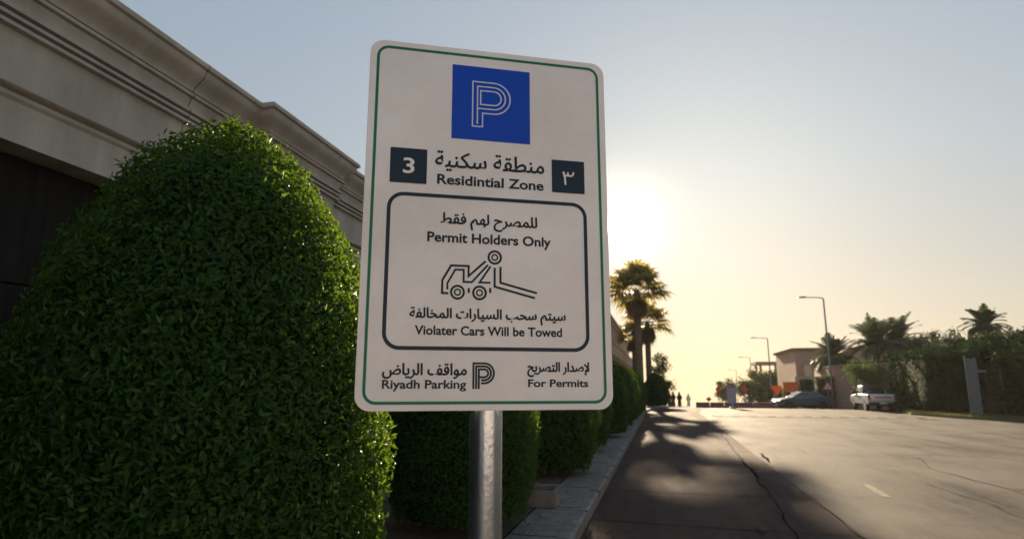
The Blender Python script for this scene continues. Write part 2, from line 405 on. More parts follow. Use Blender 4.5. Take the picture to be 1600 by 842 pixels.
mb = MB()
strip(mb, ys, lambda y: -16, lambda y: kx(y)-.151, .146)
for y in np.arange(6.6, 42, 1.6): mb.box((-1.598, y-.006, .1), (kx(y)-.155, y+.006, .149), 1)
mb.box((-1.612, 6.3, .1), (-1.60, 42, .156), 1); 
tag(mb.build('sidewalk', [M['paving'], M['crack']]), kind='structure')
mb = MB(); strip(mb, [-6, 5, 20, 42], lambda y: -3.7, lambda y: -1.60, .153)
tag(mb.build('planting_bed', M['bed']), kind='structure')
# dry leaves and grit gathered along the gutter and under the hedges
nl = 420
yl = 6.5+rng.random(nl)**1.6*24
xl_ = np.where(rng.random(nl) < .55, -.90+np.abs(rng.normal(0, .14, nl)), -1.5+np.abs(rng.normal(0, .2, nl)))
zl = np.where(xl_ > -.93, .012, .157)
ok = (xl_ > -.93) | (xl_ < -1.1); xl_, yl, zl = xl_[ok], yl[ok], zl[ok]
Vl, Tl, rl = leaves(np.stack([xl_, yl, zl+.006], 1), np.tile([0., 0, 1], (len(xl_), 1)), .045, .022, jit=.25, up=0)
M['litter'] = leafmat('dry_leaf', (.05, .035, .015), (.17, .11, .045), .15, (.2, .13, .05), rough=.8)
tag(npmesh('leaf_litter', [(Vl, Tl, rl, 0)], M['litter']), 'scattered dry leaves along the kerb and under the hedges', 'leaves', kind='stuff')
# speed hump across the road
mb = MB()
for k in range(24):
    x0 = 2.9+k*.46; prof = [(36.9, .003), (37.2, .04), (37.7, .06), (38.2, .04), (38.5, .003)]
    mm = k % 2
    i0 = len(mb.v)
    for yy, zz in prof: mb.v += [(x0, yy, zz), (x0+.46, yy, zz)]
    for q in range(4):
        a = i0+2*q; mb.f.append((a, a+1, a+3, a+2)); mb.m.append(mm)
hump = mb.build('speed_hump', [M['asphalt'], M['wornpaint']])
tag(hump, 'low speed hump with worn alternating stripes across the road', 'speed hump')

# ------------------------------------------------------------------ the parking sign
SR = 25.47
root = thing('parking_sign', 'white bilingual residential zone parking sign on a galvanised post by the kerb', 'sign', (-.401, 1.425, .15), R(SR))
mb = MB(); mb.tube([(0, 0, 0), (0, 0, 2.27)], .0382, 40); pole = mb.build('pole', M['galv'], root, smooth=True)
mb = MB(); mb.lathe([(.0, .0), (.040, 0), (.041, .012), (.03, .018), (0, .02)], (0, 0, 2.27), 24); mb.build('cap', M['black'], pole, smooth=True)
mb = MB(); mb.box((-.09, -.09, 0), (.09, .09, .012)); mb.build('base_plate', M['galv'], pole, bevel=.003)
SW, SH, FY, Z0 = .600, .890, -.045, 1.597-.15
def rrect(u0, u1, v0, v1, r, n=8):
    pts = []
    for cx, cy, a0 in ((u1-r, v1-r, 0), (u0+r, v1-r, 90), (u0+r, v0+r, 180), (u1-r, v0+r, 270)):
        for k in range(n+1):
            a = R(a0+90*k/n); pts.append((cx+r*math.cos(a), cy+r*math.sin(a)))
    return pts
def SP(u, v, lift=0): return (u-.3, FY-lift, Z0+SH-v)        # metres from the panel's top left corner
mb = MB(); pl = rrect(0, SW, 0, SH, .034)
mb.prism([(u-.3, Z0+SH-v) for u, v in pl], FY, FY+.003, 0, 'xz')
panel = mb.build('sign_panel', [M['white']], root, bevel=.0007)
for z in (Z0+.16, Z0+SH-.16):
    mb = MB(); mb.box((-.27, FY+.0031, z-.02), (.27, FY+.0075, z+.02))
    mb.lathe([(.0385, -.02), (.043, -.02), (.043, .02), (.0385, .02)], (0, 0, z), 28)
    mb.build('clamp', M['galv'], root)
def flat(mb, poly, lift, m=0):
    mb.face([SP(u, v, lift) for u, v in poly], m)
def stroke(mb, pts, wd, lift, closed=False, m=0):
    P = [Vector(p) for p in pts]; n = len(P); Lf, Rt = [], []
    for k in range(n):
        if closed: a, b = P[k-1], P[(k+1) % n]
        else: a, b = P[max(k-1, 0)], P[min(k+1, n-1)]
        d0 = (P[k]-a).normalized() if (P[k]-a).length > 0 else (b-P[k]).normalized()
        d1 = (b-P[k]).normalized() if (b-P[k]).length > 0 else d0
        n0 = Vector((-d0.y, d0.x)); n1 = Vector((-d1.y, d1.x)); q = n0+n1
        q = q/max(q.dot(n1), .35)
        Lf.append(P[k]+q*wd/2); Rt.append(P[k]-q*wd/2)
    for k in range(n if closed else n-1):
        j = (k+1) % n; flat(mb, [Lf[k], Lf[j], Rt[j], Rt[k]], lift, m)
def arc(cx, cy, r, a0, a1, n=16): return [(cx+r*math.cos(R(a0+(a1-a0)*k/n)), cy+r*math.sin(R(a0+(a1-a0)*k/n))) for k in range(n+1)]
def sub(name, mb, m, parent): return mb.build(name, m, parent, fixn=False)
L1, L2 = .0008, .0016
mb = MB(); stroke(mb, rrect(.0195, .5805, .0175, .8725, .026), .0068, L1, True); sub('border', mb, M['green'], panel)
mb = MB(); flat(mb, [(.201, .0455), (.399, .0455), (.399, .241), (.201, .241)], L1); bs = sub('symbol_square', mb, M['blue'], panel)
mb = MB(); lw = .0034
bowl = lambda r, cx=.306, cy=.128: arc(cx, cy, r, -90, 90, 20)
stroke(mb, [(.2525, .2055), (.2525, .0865)]+bowl(.0415)+[(.2775, .1695), (.2775, .2055)], lw, L2, True)
stroke(mb, [(.2645, .199), (.2645, .0985)]+bowl(.0295)+[(.2645, .1575)], lw, L2)
stroke(mb, [(.2725, .1095)]+bowl(.0185)+[(.2725, .1465)], lw, L2, True)
sub('symbol', mb, M['linework'], bs)
mb = MB(); flat(mb, rrect(.057, .144, .276, .363, .002, 2), L1); t3 = sub('number_tile', mb, M['navy'], panel)
mb = MB(); flat(mb, rrect(.4545, .540, .276, .3615, .002, 2), L1); ta = sub('number_tile', mb, M['navy'], panel)
mb = MB(); stroke(mb, rrect(.058, .5395, .390, .751, .034), .0088, L1, True); sub('notice_frame', mb, M['navy'], panel)
# text
FORMS = {}
for cp in range(0xFE80, 0xFEFD):
    d = unicodedata.decomposition(chr(cp))
    if d:
        k, *ch = d.split(); FORMS[(''.join(chr(int(c, 16)) for c in ch), k.strip('<>'))] = chr(cp)
def shape(s):
    s = s.replace('\u0644\u0625', '\u0001'); o = []
    JN = lambda c: (c, 'initial') in FORMS
    for i, c in enumerate(s):
        if c == '\u0001': o.append(FORMS[('\u0644\u0625', 'final' if i and JN(s[i-1]) else 'isolated')]); continue
        if (c, 'isolated') not in FORMS: o.append(c); continue
        pre = i > 0 and JN(s[i-1]); nxt = i+1 < len(s) and JN(c) and ((s[i+1], 'final') in FORMS or s[i+1] == '\u0001')
        o.append(FORMS[(c, 'medial' if pre and nxt else 'final' if pre else 'initial' if nxt else 'isolated')])
    return ''.join(reversed(o))
def text(name, s, u0, u1, v0, v1, m, parent, lift=L1, bold=.018, fit='box'):
    """v0 top and v1 bottom (of the capitals for Latin, of the whole ink for Arabic)"""
    cu = bpy.data.curves.new('lettering', 'FONT'); cu.body = s; cu.offset = bold; cu.resolution_u = 4
    o = bpy.data.objects.new('lettering', cu); C.objects.link(o); bpy.context.view_layer.update()
    me = bpy.data.meshes.new_from_object(o.evaluated_get(bpy.context.evaluated_depsgraph_get()))
    bpy.data.objects.remove(o)
    n = len(me.vertices); a = np.zeros(n*3); me.vertices.foreach_get('co', a); a = a.reshape(-1, 3)
    x0, x1 = a[:, 0].min(), a[:, 0].max()
    y0, y1 = (a[:, 1].min(), a[:, 1].max()) if fit == 'box' else (0, .716)
    q = np.empty_like(a)
    ara = any('\u0600' < c for c in s)
    q[:, 0] = u0+(a[:, 0]-x0)/(x1-x0)*(u1-u0)-.3
    q[:, 1] = FY-lift
    q[:, 2] = Z0+SH-(v1-(a[:, 1]-y0)/(y1-y0)*(v1-v0))
    me.vertices.foreach_set('co', q.ravel()); me.materials.clear(); me.materials.append(m); me.update()
    if ara:                                      # heavier strokes: the same outline laid a hair aside
        bm = bmesh.new()
        for k, (dx, dz) in enumerate(((0, 0), (.0011, .0003), (-.0011, -.0003), (.0003, .0010), (-.0003, -.0010))):
            bm.from_mesh(me); bm.verts.ensure_lookup_table()
            for vv in bm.verts[k*n:(k+1)*n]: vv.co.x += dx; vv.co.z += dz; vv.co.y -= .00006*k
        bm.to_mesh(me); bm.free()
    ob = bpy.data.objects.new(name, me); C.objects.link(ob); ob.parent = parent
    return ob
text('numeral', '3', .0875, .1145, .300, .339, M['white'], t3, L2, .014)
mb = MB(); nw = .0052                              # Arabic three
stroke(mb, [(.4845, .306), (.4862, .314), (.4885, .323), (.4895, .3405)], nw, L2)
stroke(mb, [(.4868, .3125), (.4895, .3165), (.4940, .3165), (.4962, .313), (.4962, .307)], nw*.85, L2+.0001)
stroke(mb, [(.4962, .312), (.4985, .3165), (.5060, .3165), (.5095, .313), (.5110, .306)], nw*.85, L2+.0002)
sub('numeral', mb, M['white'], ta)
INK = M['ink']
text('lettering', shape('منطقة سكنية'), .164, .434, .276, .326, INK, panel, bold=0)
text('lettering', 'Residintial Zone', .169, .433, .3345, .3590, INK, panel, bold=.026, fit='cap')
text('lettering', shape('للمصرح لهم فقط'), .180, .415, .430, .470, INK, panel, bold=0)
text('lettering', 'Permit Holders Only', .149, .450, .478, .5015, INK, panel, bold=.027, fit='cap')
text('lettering', shape('سيتم سحب السيارات المخالفة'), .114, .484, .658, .694, INK, panel, bold=0)
text('lettering', 'Violater Cars Will be Towed', .126, .475, .6990, .7200, INK, panel, bold=.026, fit='cap')
text('lettering', shape('مواقف الرياض'), .058, .246, .785, .819, INK, panel, bold=0)
text('lettering', 'Riyadh Parking', .058, .246, .8215, .8405, INK, panel, bold=.024, fit='cap')
text('lettering', shape('لإصدار التصريح'), .390, .541, .780, .814, INK, panel, bold=0)
text('lettering', 'For Permits', .391, .538, .8195, .8370, INK, panel, bold=.027, fit='cap')
# tow truck drawing
mb = MB(); tw = .0052
def ring(c, r, wd): stroke(mb, arc(c[0], c[1], r, 0, 360, 28)[:-1], wd, L1, True)
for c in ((.2225, .6205), (.2745, .6205), (.3105, .534)):
    ring(c, .0150, .0052); ring(c, .0068, .0036)
stroke(mb, [(.2010, .6235), (.1865, .6235), (.1865, .5935), (.2065, .5575), (.2480, .5575), (.2480, .5815), (.2885, .5440)], tw, L1)
stroke(mb, [(.1985, .6150), (.1985, .6000), (.2165, .5670), (.2365, .5670), (.2365, .5955), (.2560, .5955), (.2945, .5525)], tw*.9, L1)
stroke(mb, [(.3005, .5560), (.2745, .5955), (.3005, .5955)], tw*.9, L1)
stroke(mb, [(.3105, .5590), (.3105, .6045), (.4090, .6290)], tw, L1)
stroke(mb, [(.3245, .5560), (.3245, .5945), (.4140, .6170)], tw, L1)
stroke(mb, [(.2490, .6095), (.2490, .6215)], tw, L1); stroke(mb, [(.3000, .6080), (.3000, .6200)], tw, L1)
sub('tow_truck_drawing', mb, INK, panel)
mb = MB()                                        # striped P emblem
for k in range(3): stroke(mb, [(.2623+k*.0063, .842), (.2623+k*.0063, .7845+k*.0065)], .0046, L1)
for k in range(3):
    r = .0225-k*.0068; x0 = .2600+k*.0063+(.0 if k < 1 else 0)
    stroke(mb, [(x0, .8065-r)]+arc(.2875, .8065, r, -90, 90, 16)+[(.2800 if k < 2 else .275, .8065+r)], .0046, L1+.0002)
sub('emblem', mb, INK, panel)

# ------------------------------------------------------------------ left boundary wall
XW = -3.82
def wall_path(y0, y1, pil):
    p = [(XW, y0)]
    for a, b in pil: p += [(XW, a), (XW+.13, a), (XW+.13, b), (XW, b)]
    return p+[(XW, y1)]
pil = [(5.02, 6.35), (13.2, 14.5), (21.4, 22.7), (29.6, 30.9)]
wall = thing('boundary_wall', 'tall cream stone boundary wall with a heavy moulded cornice behind the clipped hedges', 'wall', (0, 0, 0))
mb = MB()
lip = [(-.35, 4.34), (.20, 4.34), (.215, 4.325), (.215, 4.285), (.19, 4.275), (.185, 4.25)]
cyma = [(.185-.11*(.5-.5*math.cos(math.pi*k/8)), 4.25-.15*k/8) for k in range(1, 9)]
mid = [(.045, 4.094), (.045, 4.080), (.092, 4.076), (.092, 4.052), (.060, 4.047), (.058, 4.03)]
cav = [(.058-.02*math.sin(math.pi/2*k/5), 4.03-.075*k/5) for k in range(1, 6)]
low = [(.066, 3.952), (.066, 3.925), (.018, 3.921), (.018, 3.905), (.056, 3.901), (.056, 3.878), (.010, 3.874), (.010, 3.858), (.048, 3.854), (.048, 3.830), (.004, 3.824), (.0, 3.79), (-.35, 3.79)]
mb.sweep(wall_path(-8, 41, pil), lip+cyma+mid+cav+low)
co_ = mb.build('cornice', M['stone'], wall, smooth=True)
mb = MB()
for k in range(26):
    y = -6.9+k*1.83
    if any(a-.1 < y < b+.1 for a, b in pil): continue
    for (o0, z0), (o1, z1) in zip(lip[1:]+cyma+mid+cav+low[:-1], (lip+cyma+mid+cav+low)[2:]):
        mb.face([(XW+o0+.0015, y-.004, z0), (XW+o0+.0015, y+.004, z0), (XW+o1+.0015, y+.004, z1), (XW+o1+.0015, y-.004, z1)])
    mb.face([(XW+.0015, y-.004, 3.79), (XW+.0015, y+.004, 3.79), (XW+.0015, y+.004, 3.49), (XW+.0015, y-.004, 3.49)])
mb.build('joint', M['crack'], co_, fixn=False)
mb = MB()
mb.sweep(wall_path(-8, 41, pil), [(-.6, 3.79), (0, 3.79), (0, 3.49), (.012, 3.485)]+[(.012+.055*math.sin(math.pi*k/8), 3.485-.05*k/8) for k in range(9)]+[(.02, 3.43), (.02, 3.405), (0, 3.385), (0, 3.13), (-.6, 3.13)])
mb.build('frieze', M['stone'], wall, smooth=True)
mb = MB()
mb.sweep([(XW, 5.02), (XW+.13, 5.02), (XW+.13, 6.35), (XW, 6.35), (XW, 13.2), (XW+.13, 13.2), (XW+.13, 14.5), (XW, 14.5), (XW, 21.4), (XW+.13, 21.4), (XW+.13, 22.7), (XW, 22.7), (XW, 29.6), (XW+.13, 29.6), (XW+.13, 30.9), (XW, 30.9), (XW, 41)], [(-.3, 3.13), (0, 3.13), (0, .55), (.04, .5), (.04, .1), (-.3, .1)])
mb.build('wall_face', M['stone'], wall)
gate = thing('timber_gate', 'dark timber gate recessed under the cream lintel left of the nearest hedge', 'gate', (-4.02, 0, .15))
mb = MB()
for k in range(9):
    y0 = -6.2+k*1.24; mb.box((-.04, y0+.004, .05), (.0, y0+1.236, 2.14)); mb.box((-.04, y0+.004, 2.155), (.0, y0+1.236, 2.97))
mb.build('boards', M['darkpanel'], gate, bevel=.004)
mb = MB(); mb.box((-.1, -6.3, .02), (-.045, 5.0, 2.99)); mb.build('backing_frame', M['black'], gate)

# added unseen pale house behind the viewer: bounces warm sun onto the sign
hb = thing('added_house', 'added pale house out of view behind the viewer, bouncing sun onto the sign', 'house', (9, -11, 0), R(14))
mb = MB(); mb.box((-8, -9, -.2), (17, 0, 4.8)); mb.build('walls', M['bounce_stone'], hb)
mb = MB(); mb.sweep([(17.02, .0), (-8.02, .0)][::-1], [(-.3, 5.1), (.25, 5.1), (.25, 4.9), (.05, 4.81), (-.3, 4.81)]); mb.build('cornice', M['stone'], hb)
for k in range(1, 5):
    mb = MB(); mb.box((-9.6+k*4.6, .002, 1.3), (-8.2+k*4.6, .05, 3.0)); f = mb.build('window', M['stone'], hb)
    mb = MB(); mb.box((-9.5+k*4.6, .051, 1.4), (-8.3+k*4.6, .06, 2.9)); mb.build('pane', M['glass'], f)
# villa further down on the left
vl = thing('stucco_villa', 'pale stucco villa with a corbelled balcony beyond the left hedge row', 'villa', (-3.65, 43, 0))
mb = MB(); mb.box((-11, 0, -2), (0, 36, 6.2)); mb.build('walls', M['villa'], vl)
mb = MB(); mb.sweep([(0, -.01), (0, 36.01)], [(-11, 6.9), (.35, 6.9), (.35, 6.72), (.25, 6.66), (.14, 6.45), (.06, 6.4), (.02, 6.19), (-11, 6.19)]); mb.build('cornice', M['villa_pale'], vl)
bal = None
mb = MB(); mb.box((.002, 1, 3.9), (.55, 34, 4.08)); bal = mb.build('balcony', M['villa_pale'], vl)
for k in range(22):
    mb = MB(); mb.prism([(.003, 3.9), (.5, 3.9), (.45, 3.72), (.2, 3.6), (.12, 3.3), (.003, 3.2)], 1.2+k*1.5, 1.55+k*1.5, 0, 'xz')
    mb.build('corbel', M['villa_pale'], bal)
mb = MB(); mb.box((.36, 1, 4.78), (.54, 34, 4.9))
for k in range(64): mb.lathe([(.05, 4.08), (.08, 4.2), (.1, 4.32), (.05, 4.5), (.045, 4.62), (.08, 4.78)], (.45, 1.3+k*.51, 0), 8)
mb.build('balustrade', M['villa_pale'], bal, smooth=True)
for k in range(6):
    mb = MB(); mb.box((.0, 2.5+k*5.6, 1.0), (.06, 4.3+k*5.6, 3.0)); f = mb.build('window', M['villa_pale'], vl)
    mb = MB(); mb.box((.055, 2.62+k*5.6, 1.12), (.063, 4.18+k*5.6, 2.88)); mb.build('pane', M['glass'], f)

# ------------------------------------------------------------------ clipped hedges on the left
def dome_prof(Rr, H, z0=.12, k=24, sharp=2.0):
    P = []
    zs = H*.42
    for i in range(k+1):
        t = i/k; z = z0+(H-z0)*t
        if z < zs: r = Rr*(.80+.20*math.sin(math.pi/2*min(1, (z-z0)/(zs-z0)*1.1)))
        else: r = Rr*max(0, 1-((z-zs)/(H-zs))**sharp)**.70
        P.append((r, z))
    return P
def dome_points(n, Rr, H, z0=.12, sharp=2.0, depth=.15, bumps=.013):
    P = dome_prof(Rr, H, z0, 60, sharp); rs = np.array([p[0] for p in P]); zs = np.array([p[1] for p in P])
    ds = np.hypot(np.diff(rs), np.diff(zs)); ar = ds*(rs[1:]+rs[:-1]); cdf = np.concatenate([[0], np.cumsum(ar)]); cdf /= cdf[-1]
    s = np.interp(rng.random(n), cdf, np.arange(len(rs))); i = np.minimum(s.astype(int), len(rs)-2); f = s-i
    r = rs[i]*(1-f)+rs[i+1]*f; z = zs[i]*(1-f)+zs[i+1]*f; th = rng.random(n)*2*np.pi
    dr = rs[i+1]-rs[i]; dz = zs[i+1]-zs[i]; q = np.hypot(dr, dz)
    N = np.stack([dz/q*np.cos(th), dz/q*np.sin(th), -dr/q], 1)
    p = np.stack([r*np.cos(th), r*np.sin(th), z], 1)
    bump = bumps*(np.sin(5*th+3*z)+np.sin(9*th-7*z+1)+np.sin(13*z+2*th))
    d = bump-depth*rng.random(n)**1.6+.02
    return p+N*d[:, None], N
def clipped_hedge(label, x, y, Rr, H, n, ln, wd, cat='hedge', group=None, mt='leaf_hedge', name='clipped_hedge', zb=.15, sprigs=0):
    root = thing(name, label, cat, (x, y, zb), random.uniform(0, 6), group)
    p, N = dome_points(n, Rr, H-zb)
    ch = [(*leaves(p, N, ln, wd), 0)]
    if sprigs:
        p2, N2 = dome_points(sprigs, Rr, H-zb, depth=0); p2 = p2+N2*rng.uniform(.0, .035, (sprigs, 1))
        ch.append((*leaves(p2, N2, ln*1.1, wd*.95, jit=.9, up=.8), 0))
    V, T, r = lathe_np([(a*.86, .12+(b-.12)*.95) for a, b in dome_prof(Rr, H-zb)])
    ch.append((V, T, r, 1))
    npmesh('foliage', ch, [M[mt], M['twig']], root)
    mb = MB()
    for k in range(4):
        a = k*1.6; mb.tube([(.12*math.cos(a), .12*math.sin(a), 0), (.2*math.cos(a), .2*math.sin(a), .5)], .03, 6)
    mb.build('stem', M['bark'], root)
    return root
clipped_hedge('largest clipped dome hedge in the front left, nearest the camera', -2.20, 2.70, .85, 3.03, 88000, .037, .0165, sprigs=9000, group='clipped dome hedges along the sidewalk')
clipped_hedge('clipped dome hedge standing right behind the sign post', -2.22, 6.85, .86, 2.62, 42000, .042, .021, sprigs=2500, group='clipped dome hedges along the sidewalk')
hl = ['clipped dome hedge just past the low concrete planter box', 'fourth clipped dome hedge along the kerb, a sliver past the third',
      'fifth clipped dome hedge along the kerb, first one clear right of the sign', 'sixth clipped dome hedge along the kerb beyond the sign',
      'seventh clipped dome hedge along the kerb, before the palm trunks', 'eighth clipped dome hedge along the kerb, below the palm crowns', 'last and smallest-looking clipped dome hedge before the big round shrub']
for (x, y, Rr, H), lb in zip([(-1.98, 11.2, .88, 2.5), (-2.05, 15.4, .86, 2.45), (-1.80, 19.6, .82, 2.6), (-1.72, 23.8, .80, 2.6), (-1.66, 28, .77, 2.6), (-1.60, 32.2, .75, 2.6), (-1.56, 36.6, .75, 2.65)], hl):
    clipped_hedge(lb, x, y, Rr, H, 11000, .085, .045, group='clipped dome hedges along the sidewalk')
clipped_hedge('big rounded shrub where the kerb bends, at the far end of the hedge row', -.40, 53.5, 1.02, 2.85, 7000, .14, .08, cat='shrub', name='rounded_shrub', zb=gz(55)+.1)
# low planter box between two hedges
pb = thing('planter_box', 'low open concrete planter box between the second and third hedges', 'planter', (-1.60, 8.35, .15), R(2))
mb = MB()
for a, b in (((-.25, -.3, 0), (.25, -.25, .2)), ((-.25, .25, 0), (.25, .3, .2)), ((-.25, -.249, 0), (-.2, .249, .199)), ((.2, -.249, 0), (.25, .249, .199))): mb.box(a, b)
mb.build('box_sides', M['kerb'], pb, bevel=.008)
mb = MB(); mb.box((-.199, -.249, .01), (.199, .249, .10)); mb.build('soil_fill', M['bed'], pb)
mb = MB()
bm = bmesh.new(); bmesh.ops.create_icosphere(bm, subdivisions=3, radius=.045)
for v in bm.verts: v.co *= 1+.25*math.sin(9*v.co.x*20+4)*math.sin(v.co.y*90)+random.uniform(-.05, .05); v.co.z *= .8
me = bpy.data.meshes.new('stone'); bm.to_mesh(me); bm.free(); me.materials.append(M['pebble'])
st = bpy.data.objects.new('stone', me); C.objects.link(st); st.location = (1.06, 8.0, .03)
tag(st, 'small dark stone lying alone on the near road surface', 'stone')

# ------------------------------------------------------------------ palms and trees
def quad_np(quads, rv):
    V = np.array(quads, float).reshape(-1, 3); n = len(quads); k = np.arange(n)[:, None]*4
    T = np.stack([k+[[0, 1, 2]], k+[[0, 2, 3]]], 1).reshape(-1, 3)
    return V, T, np.repeat(np.array(rv), 2)
def fan_palm(name, label, loc, H, rt, crown, group=None, nf=38, seed=1):
    rs = random.Random(seed); root = thing(name, label, 'palm tree', loc, rs.uniform(0, 6), group)
    mb = MB(); prof = []
    k = 0; z = 0
    while z < H-.2:
        r = rt*(1.15-.15*min(1, z/1.5))*(1-.18*z/H)
        prof += [(r*1.04, z), (r*.97, z+.10)]; z += .14
    prof.append((rt*.75, H)); mb.lathe(prof, n=14); mb.build('trunk', M['palmbark'], root, smooth=False)
    Q, rv, Qd, rd = [], [], [], []
    def fan(az, el, pet, rad, Q, rv, dead=False):
        d = Vector((math.cos(az)*math.cos(el), math.sin(az)*math.cos(el), math.sin(el)))
        o = Vector((0, 0, H-.05)); tipp = o+d*pet; tipp.z -= .06*pet
        side = Vector((-math.sin(az), math.cos(az), 0)); upv = side.cross(d)*-1
        sh = rs.uniform(.1, .9)
        Q.append([o-side*.02, o+side*.02, tipp+side*.012, tipp-side*.012]); rv.append(.2)
        ns = 17
        for s in range(ns):
            a = R(-125+250*s/(ns-1)); dr = d*math.cos(a)+side*math.sin(a); L_ = rad*(1-.25*abs(a)/2.2)*rs.uniform(.88, 1.08)
            wv = dr.cross(upv).normalized()*(rad*.075)
            m1 = tipp+dr*L_*.6+upv*.03; m1.z -= .05*L_
            e = tipp+dr*L_; e.z -= L_*(.38 if not dead else .2)*rs.uniform(.5, 1.3)
            Q.append([tipp-wv*.35, tipp+wv*.35, m1+wv, m1-wv]); rv.append(sh+rs.uniform(-.1, .1))
            Q.append([m1-wv, m1+wv, e+wv*.12, e-wv*.12]); rv.append(sh+rs.uniform(-.1, .1))
    for k in range(nf):
        t = k/nf; el = R(80-104*t**.8+rs.uniform(-8, 8))
        fan(k*2.399+rs.uniform(-.2, .2), el, crown*rs.uniform(.48, .6), crown*rs.uniform(.46, .58), Q, rv)
    for k in range(26):
        fan(k*2.399, R(-62-rs.uniform(0, 20)), crown*rs.uniform(.25, .5), crown*.34, Qd, rd, True)
    npmesh('crown', [(*quad_np(Q, rv), 0)], M['leaf_palm'], root)
    npmesh('dead_skirt', [(*quad_np(Qd, rd), 0)], M['thatch'], root)
    return root
def date_palm(name, label, loc, H, rt, crown, group=None, nf=54, seed=1, up=0):
    rs = random.Random(seed); root = thing(name, label, 'palm tree', loc, rs.uniform(0, 6), group)
    mb = MB(); prof = []; z = 0
    while z < H-.15:
        prof += [(rt*1.12, z), (rt*.92, z+.13)]; z += .16
    prof.append((rt*.9, H)); mb.lathe(prof, n=12); mb.build('trunk', M['palmbark'], root)
    Q, rv = [], []
    for k in range(nf):
        t = k/nf; az = k*2.399+rs.uniform(-.25, .25); el = R(82-(95-up)*t**.9+rs.uniform(-7, 7)); Lr = crown*rs.uniform(.85, 1.1)
        p = Vector((0, 0, H)); d = Vector((math.cos(az)*math.cos(el), math.sin(az)*math.cos(el), math.sin(el))); side = Vector((-math.sin(az), math.cos(az), 0))
        n = 15; st_ = Lr/n; sh = rs.uniform(.1, .9)
        for s in range(n):
            q = p+d*st_; Q.append([p-side*.022, p+side*.022, q+side*.018, q-side*.018]); rv.append(.15)
            if s > 1:
                for sg in (-1, 1):
                    for hh in (0, .5):
                        b = p+d*st_*hh; ll = crown*.26*math.sin(math.pi*(.12+.82*s/n))*rs.uniform(.8, 1.15)
                        e = b+side*sg*ll*.8+d*ll*.55+Vector((0, 0, .12*ll-.1)); wv = d*.05*(1+crown*.12)
                        Q.append([b-wv*.6, b+wv, e+wv*.3, e-wv*.3]); rv.append(sh+rs.uniform(-.12, .12))
            p = q; d = (d+Vector((0, 0, -.075*(1+.5*t)))).normalized()
    npmesh('crown', [(*quad_np(Q, rv), 0)], M['leaf_date'], root)
    return root
def leafy_tree(name, label, loc, H, Rr, mt, n=6000, ln=.2, base=.35, group=None, cat='tree', clumps=40, seed=1, squash=.8, rt=.12):
    rs = np.random.default_rng(seed); root = thing(name, label, cat, loc, 0, group)
    cz = H*(base+(1-base)/2); rz = H*(1-base)/2
    c = rs.normal(0, 1, (clumps, 3)); c /= np.linalg.norm(c, axis=1)[:, None]; c *= (rs.random((clumps, 1))**.45)
    c = c*[Rr*.8, Rr*.8, rz*.82]+[0, 0, cz]
    k = rs.integers(0, clumps, n); sz = rs.uniform(.2, .38, clumps)*Rr
    off = rs.normal(0, .5, (n, 3))*sz[k][:, None]*[1, 1, squash]
    p = c[k]+off; N = off+(p-[0, 0, cz])*.3; N /= np.linalg.norm(N, axis=1)[:, None]+1e-9
    npmesh('crown', [(*leaves(p, N, ln, ln*.55, jit=.8), 0)], M[mt], root)
    mb = MB(); mb.tube([(0, 0, -.1), (.03*H*.2, 0, H*base*.6), (0, .04, H*base*1.15), (.02, 0, cz)], [rt*1.25, rt, rt*.8, rt*.4], 8)
    for q in range(0, clumps, max(1, clumps//9)):
        e = c[q]; s = Vector((0, 0, H*base*(.75+.4*(q % 3)/3))); mb.tube([s, (s+Vector(e))/2+Vector((0, 0, .1)), e], [rt*.55, rt*.35, rt*.12], 5)
    mb.build('trunk', M['bark'], root)
    return root
fan_palm('fan_palm', 'tallest fan palm behind the left hedges, its crown just under the sun', (-1.40, 45, .1), 8.45, .30, 2.6, nf=31, seed=3, group='fan palms along the left kerb')
fan_palm('fan_palm', 'shorter fan palm right behind the tallest one on the left', (-.95, 57.5, gz(57.5)+.1), 7.5, .28, 2.5, seed=5, nf=24, group='fan palms along the left kerb')
fan_palm('fan_palm', 'third fan palm, farthest and mostly hidden, added for its shadow on the road', (-2.3, 60, gz(60)+.1), 6.6, .24, 2.0, seed=8, nf=24, group='fan palms along the left kerb')  # added palm, mostly out of sight, to lengthen the shade along the kerb
leafy_tree('leafy_tree', 'thin loose tree behind the left palm trunks', (-.1, 62, gz(62)), 5.6, 1.3, 'leaf_olive', 1300, .2, .4, clumps=22, seed=4)
leafy_tree('leafy_tree', 'low dark tree past the big rounded shrub at the road end', (.3, 72, gz(72)), 3.9, 1.3, 'leaf_dark', 2600, .2, .1, clumps=30, seed=6)

# right side ----------------------------------------------------------------
# grassy verge, pavement by the hedges
mb = MB()
vp = [(30, 18), (22, 25.5), (18.6, 30), (16.6, 34.2), (15.2, 38.8), (14.6, 42.5), (15.0, 45), (16.0, 46.8), (20, 49), (46, 49), (46, 18)]
mb.prism(vp, -.02, .10, 0, 'xy'); tag(mb.build('verge', M['turf']), kind='structure')
gp = []
while len(gp) < 9000:
    y = rng.uniform(26, 47); e = np.interp(y, [25.5, 30, 34.2, 38.8, 42.5, 45, 46.8], [22, 18.6, 16.6, 15.2, 14.6, 15.0, 16.0]); gp.append((e+.08+rng.random()**1.5*2.2, y, .10))
gp = np.array(gp); up = np.tile([0., 0, 1], (len(gp), 1)); hd = rng.normal(0, 1, (len(gp), 3))*[1, 1, .1]
hd /= np.linalg.norm(hd, axis=1)[:, None]; tipv = gp+[0, 0, 1]*rng.uniform(.05, .16, (len(gp), 1))+rng.normal(0, .03, (len(gp), 3))
Vg = np.stack([gp-hd*.02, gp+hd*.02, tipv], 1).reshape(-1, 3); Tg = np.arange(len(gp)*3).reshape(-1, 3)
